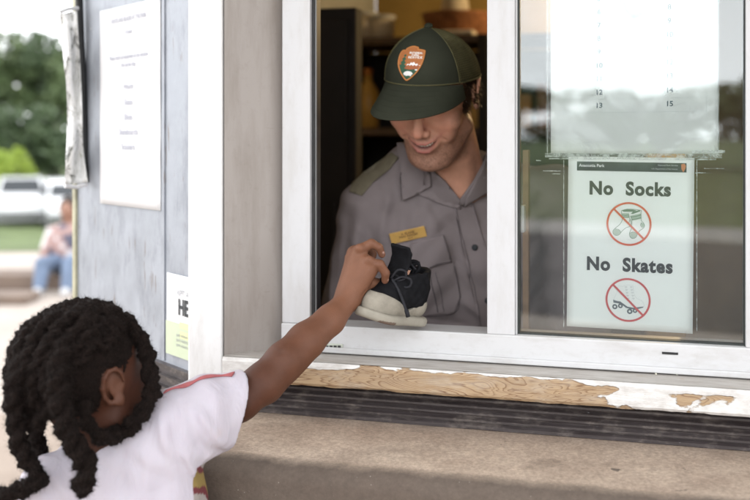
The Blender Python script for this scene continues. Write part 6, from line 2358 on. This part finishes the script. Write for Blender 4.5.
# ---- hair: rows of twists on the scalp and loose hanging twists
m_kh = NT('dark_coily_hair')
cc = m_kh.coord('Object')
colh = m_kh.ramp(m_kh.noise(cc, 160, 5, .7), [(.3, (.003, .0016, .0012)), (.72, (.017, .0095, .0072))])
m_kh.bsdf(colh, .75, 0, m_kh.bump(m_kh.noise(cc, 420, 5, .8), 1.0, .003), Specular_IOR_Level=.14)
m_kh = m_kh.mat
kr = np.random.default_rng(11)
seeds_p, seeds_n = [], []
def twist(path, r, name, parent, pitch=.020, n=None, taper=(.75, .55), clump=.18, phase=None):
    path = np.asarray(path, float)
    L = np.linalg.norm(np.diff(path, axis=0), axis=1).sum()
    n = n or max(12, int(L / .0022))
    pts = spline(path, n)
    pts = pts + .0012 * np.stack([vnoise(pts, 60, 31), vnoise(pts, 60, 32), vnoise(pts, 60, 33)], 1)
    T, N, B = frames(pts)
    s = np.concatenate([[0], np.cumsum(np.linalg.norm(np.diff(pts, axis=0), axis=1))])
    seg = 18
    a = np.arange(seg) * 2 * PI / seg
    ph = kr.uniform(0, 6) if phase is None else phase
    tt_ = s / s[-1]
    env = np.minimum(1, np.minimum(tt_ / .06 * .5 + taper[0], (1 - tt_) / .10 + taper[1]))
    V = np.zeros((n, seg, 3))
    for i in range(n):
        w = a - PI * s[i] / pitch * 1.0 - ph
        rho = r * env[i] * (.54 + .52 * np.abs(np.cos(w)) ** .7)
        V[i] = pts[i] + rho[:, None] * (np.cos(a)[:, None] * N[i] + np.sin(a)[:, None] * B[i])
    nrm = V - pts[:, None]
    nrm /= np.linalg.norm(nrm, axis=2)[..., None]
    flat_ = V.reshape(-1, 3)
    dsp = clump * r * (vnoise(flat_, 170, 41) + .9 * vnoise(flat_, 380, 42) + .6 * vnoise(flat_, 800, 43))
    flat_ = flat_ + nrm.reshape(-1, 3) * dsp[:, None]
    f = [(i * seg + j, i * seg + (j + 1) % seg, (i + 1) * seg + (j + 1) % seg, (i + 1) * seg + j) for i in range(n - 1) for j in range(seg)]
    f += [tuple(range(seg - 1, -1, -1)), tuple((n - 1) * seg + j for j in range(seg))]
    o = link(name, flat_, f, m_kh, parent, smooth=True)
    k = int(L * 8500 * (r / .01))
    idx = kr.integers(0, len(flat_), k)
    seeds_p.append(flat_[idx]); seeds_n.append(nrm.reshape(-1, 3)[idx] * .8 + .6 * T.repeat(seg, 0)[idx] * kr.choice([-1, 1], k)[:, None])
    return o

# close-cropped base on the scalp
def scalp_mask(q):
    front_line = .052 - .25 * np.clip(-q[:, 2], 0, 1)
    hairline = (q[:, 1] + .006 * vnoise(q, 90, 8) + .004 * vnoise(q, 300, 9) < .050 - .9 * np.clip(.045 - q[:, 2], 0, .1)) & (q[:, 2] > -.052 + .55 * (q[:, 1] + .03).clip(-.02, .2) * 1.0)
    wob = .004 * vnoise(q, 120, 3) + .002 * vnoise(q, 400, 4)
    ear_gap = (np.abs(q[:, 0]) > .045) & (q[:, 1] + wob > -.022) & (q[:, 2] + wob < .020 + .10 * np.clip(q[:, 1] - .02, 0, 1)) & ~((np.abs(q[:, 1] - .024 + wob) < .007) & (q[:, 2] > -.014))
    return hairline & ~ear_gap
Vs1, Fs1 = surf(lambda p: khead(KL(p).astype(np.float32)) - .0016, kO - np.array([.12, .12, .12]), kO + np.array([.12, .12, .13]), .0026)
Vs1, Fs1 = prune(Vs1, Fs1, lambda c: scalp_mask(KL(c)))
hair = link('hair', Vs1, Fs1, m_kh, kid, smooth=True)
hn = Vs1 - kO; hn /= np.linalg.norm(hn, axis=1)[:, None]
idx = kr.integers(0, len(Vs1), 9000)
seeds_p.append(Vs1[idx]); seeds_n.append(hn[idx])

def on_skull(al, be, off=.006):
    """al: across the head (0 = middle, + towards the right ear), be: 0 front .. pi back over the top"""
    c = np.array([0, -.012, .022])
    r = np.array([.073, .088, .076])
    d = np.array([math.sin(al), math.cos(al) * math.cos(be), math.cos(al) * math.sin(be)])
    k = 1 / math.sqrt(((d / r) ** 2).sum())
    return KW(c + d * (k + off))
rows_ = [(-62, 60, 200), (-46, 50, 205), (-31, 44, 210), (-17, 40, 214), (-4, 38, 214), (10, 38, 212), (24, 40, 208), (38, 46, 203), (51, 54, 196), (62, 66, 182)]
for al, b0, b1 in rows_:
    pts = []
    for i in range(12):
        t_ = i / 11
        be = math.radians(b0 + (b1 - b0) * t_)
        a2 = math.radians(al * (1 - .25 * t_ * t_) + 2.5 * math.sin(i * 1.3 + al))
        pts.append(on_skull(a2, be, .0055 + .0015 * math.sin(i * 2.1 + al)))
    # the loose end of the row, hanging a little past the nape
    e = pts[-1]
    bk = -KR[1] * .010
    ln = .012 + .010 * abs(math.sin(al))
    pts += [e + bk + np.array([0, 0, -ln * .4]), e + bk * .8 + np.array([0, 0, -ln])]
    twist(pts, .0098 if abs(al) < 55 else .0090, 'twist', hair, pitch=.021, clump=.26)
hang = [
    ([(38, 338, 1.39), (26, 356, 1.36), (18, 374, 1.34), (13.5, 395, 1.335), (15, 425, 1.34), (23, 452, 1.345), (35, 470, 1.345), (36, 482, 1.34), (25, 489, 1.335), (10, 493, 1.33), (-4, 500, 1.33)], .0128),
    ([(42, 398, 1.40), (37, 418, 1.41), (35, 438, 1.42), (40, 455, 1.43), (44, 474, 1.44)], .0125),
    ([(66, 345, 1.345), (58, 368, 1.325), (59, 395, 1.318), (64, 415, 1.318), (69, 432, 1.318), (78, 452, 1.322), (86, 468, 1.325), (84, 482, 1.325), (83, 497, 1.325)], .0150),
    ([(88, 312, 1.40), (104, 313, 1.42), (121, 319, 1.43), (135, 331, 1.43), (144, 348, 1.43), (150, 368, 1.42), (152, 390, 1.41), (146, 408, 1.40), (135, 421, 1.39), (122, 431, 1.395), (106, 437, 1.38), (92, 438, 1.372)], .0120),
    ([(84, 400, 1.35), (86, 418, 1.348), (92, 430, 1.352), (104, 437, 1.362), (120, 438, 1.38)], .0090),
    ([(50, 330, 1.375), (70, 318, 1.39), (92, 312, 1.41), (112, 318, 1.43), (122, 334, 1.435)], .0140),
]
for path, r in hang:
    twist([P(*q) for q in path], r, 'twist', hair, pitch=.027, clump=.24)
sp_ = np.vstack(seeds_p); sn_ = np.vstack(seeds_n)
sn_ /= np.linalg.norm(sn_, axis=1)[:, None] + 1e-9
m_fly = simple('brown_hair_tips', (.018, .0105, .008), .6, var=.4, vscale=60, Specular_IOR_Level=.3)
strands('flyaway_curls', m_fly, hair, sp_, sn_, .0062, .00017, .0013, 6, 9, .0, jit=1.3)

# ================================================================ far seated visitor
vis = thing('person', 'distant person in pale patterned top and blue jeans sitting on the low step', 'person', (-3.13, 9.75, .004))
vx, vy = -3.05, 9.95
def vb(p):
    q = p - np.array([vx, vy, 0], dtype=np.float32)
    d = ell(q, (0, .02, .42), (.17, .12, .24))
    d = sm(d, cap(q, (0, .0, .62), (0, -.01, .72), .05), .03)
    d = sm(d, ell(q, (0, -.02, .78), (.075, .09, .105)), .02)
    d = sm(d, ell(q, (0, -.11, .765), (.012, .018, .015)), .01)
    for sx in (-1, 1):
        d = sm(d, chain(q, [(sx * .16, .0, .56), (sx * .21, -.08, .34), (sx * .12, -.28, .30)], [.05, .042, .03], .01), .03)
        d = sm(d, chain(q, [(sx * .12, -.28, .30), (sx * .10, -.36, .285)], [.03, .018], .01), .01)
        for k in range(4):
            d = sm(d, cap(q, (sx * (.085 + .012 * k), -.35, .285), (sx * (.080 + .012 * k), -.40, .270 + .004 * k), .008, .006), .004)
        d = sm(d, cap(q, (sx * .085, -.33, .29), (sx * .065, -.37, .285), .009, .007), .004)
        d = sm(d, chain(q, [(sx * .09, .0, .24), (sx * .13, -.38, .28), (sx * .13, -.48, .05)], [.09, .065, .045], .01), .03)
    return d
V, f = surf(vb, (vx - .32, vy - .62, -.01), (vx + .32, vy + .2, .95), .011)
link('body', V, f, simple('visitor_skin', (.30, .16, .11), .5, var=.1), vis, smooth=True)
def vshirt(p):
    q = p - np.array([vx, vy, 0], dtype=np.float32)
    d = sm(ell(q, (0, .02, .42), (.185, .135, .25)), ell(q, (0, .0, .56), (.19, .09, .08)), .03)
    for sx in (-1, 1):
        d = sm(d, cap(q, (sx * .16, .0, .56), (sx * .20, -.07, .38), .062, .06), .03)
    return np.maximum(d, .22 - q[..., 2])
V, f = surf(vshirt, (vx - .32, vy - .3, .2), (vx + .32, vy + .2, .8), .012)
n_ = vnoise(V, 14, 3)
cols = np.where(n_[:, None] > .15, np.array([.65, .62, .62]), np.where(n_[:, None] > -.3, np.array([.40, .27, .25]), np.array([.10, .10, .14])))
link('patterned_top', V, f, attr_mat('patterned_cloth', .85), vis, smooth=True, cols=cols)
def vj(p):
    q = p - np.array([vx, vy, 0], dtype=np.float32)
    d = ell(q, (0, .02, .25), (.18, .14, .10))
    for sx in (-1, 1):
        d = sm(d, chain(q, [(sx * .09, .0, .25), (sx * .13, -.38, .28), (sx * .13, -.47, .08)], [.10, .075, .06], .01), .03)
    return np.maximum(d, .152 - q[..., 2] - 1.0 * (q[..., 1] < -.19))
V, f = surf(vj, (vx - .32, vy - .62, .0), (vx + .32, vy + .25, .45), .012)
link('jeans', V, f, simple('blue_denim', (.15, .20, .29), .85, var=.2), vis, smooth=True)
def vh(p):
    q = p - np.array([vx, vy, 0], dtype=np.float32)
    d = ell(q, (0, .005, .80), (.095, .10, .115))
    d = sm(d, cap(q, (0, .06, .74), (0, .09, .58), .06, .05), .03)
    return ssub(d, ell(q, (0, -.10, .77), (.06, .07, .09)), .01)
V, f = surf(vh, (vx - .2, vy - .2, .5), (vx + .2, vy + .22, 1.0), .01)
link('hair', V, f, simple('dark_brown_hair', (.03, .018, .014), .7, var=.3, vscale=40), vis, smooth=True)
for sx in (-1, 1):
    v_, f_ = tube_mesh([(vx + sx * .13, vy - .44, .045), (vx + sx * .13, vy - .55, .040), (vx + sx * .13, vy - .62, .035)], [.045, .042, .025], 10)
    link('shoe', v_, f_, M['vinyl'], vis, smooth=True)
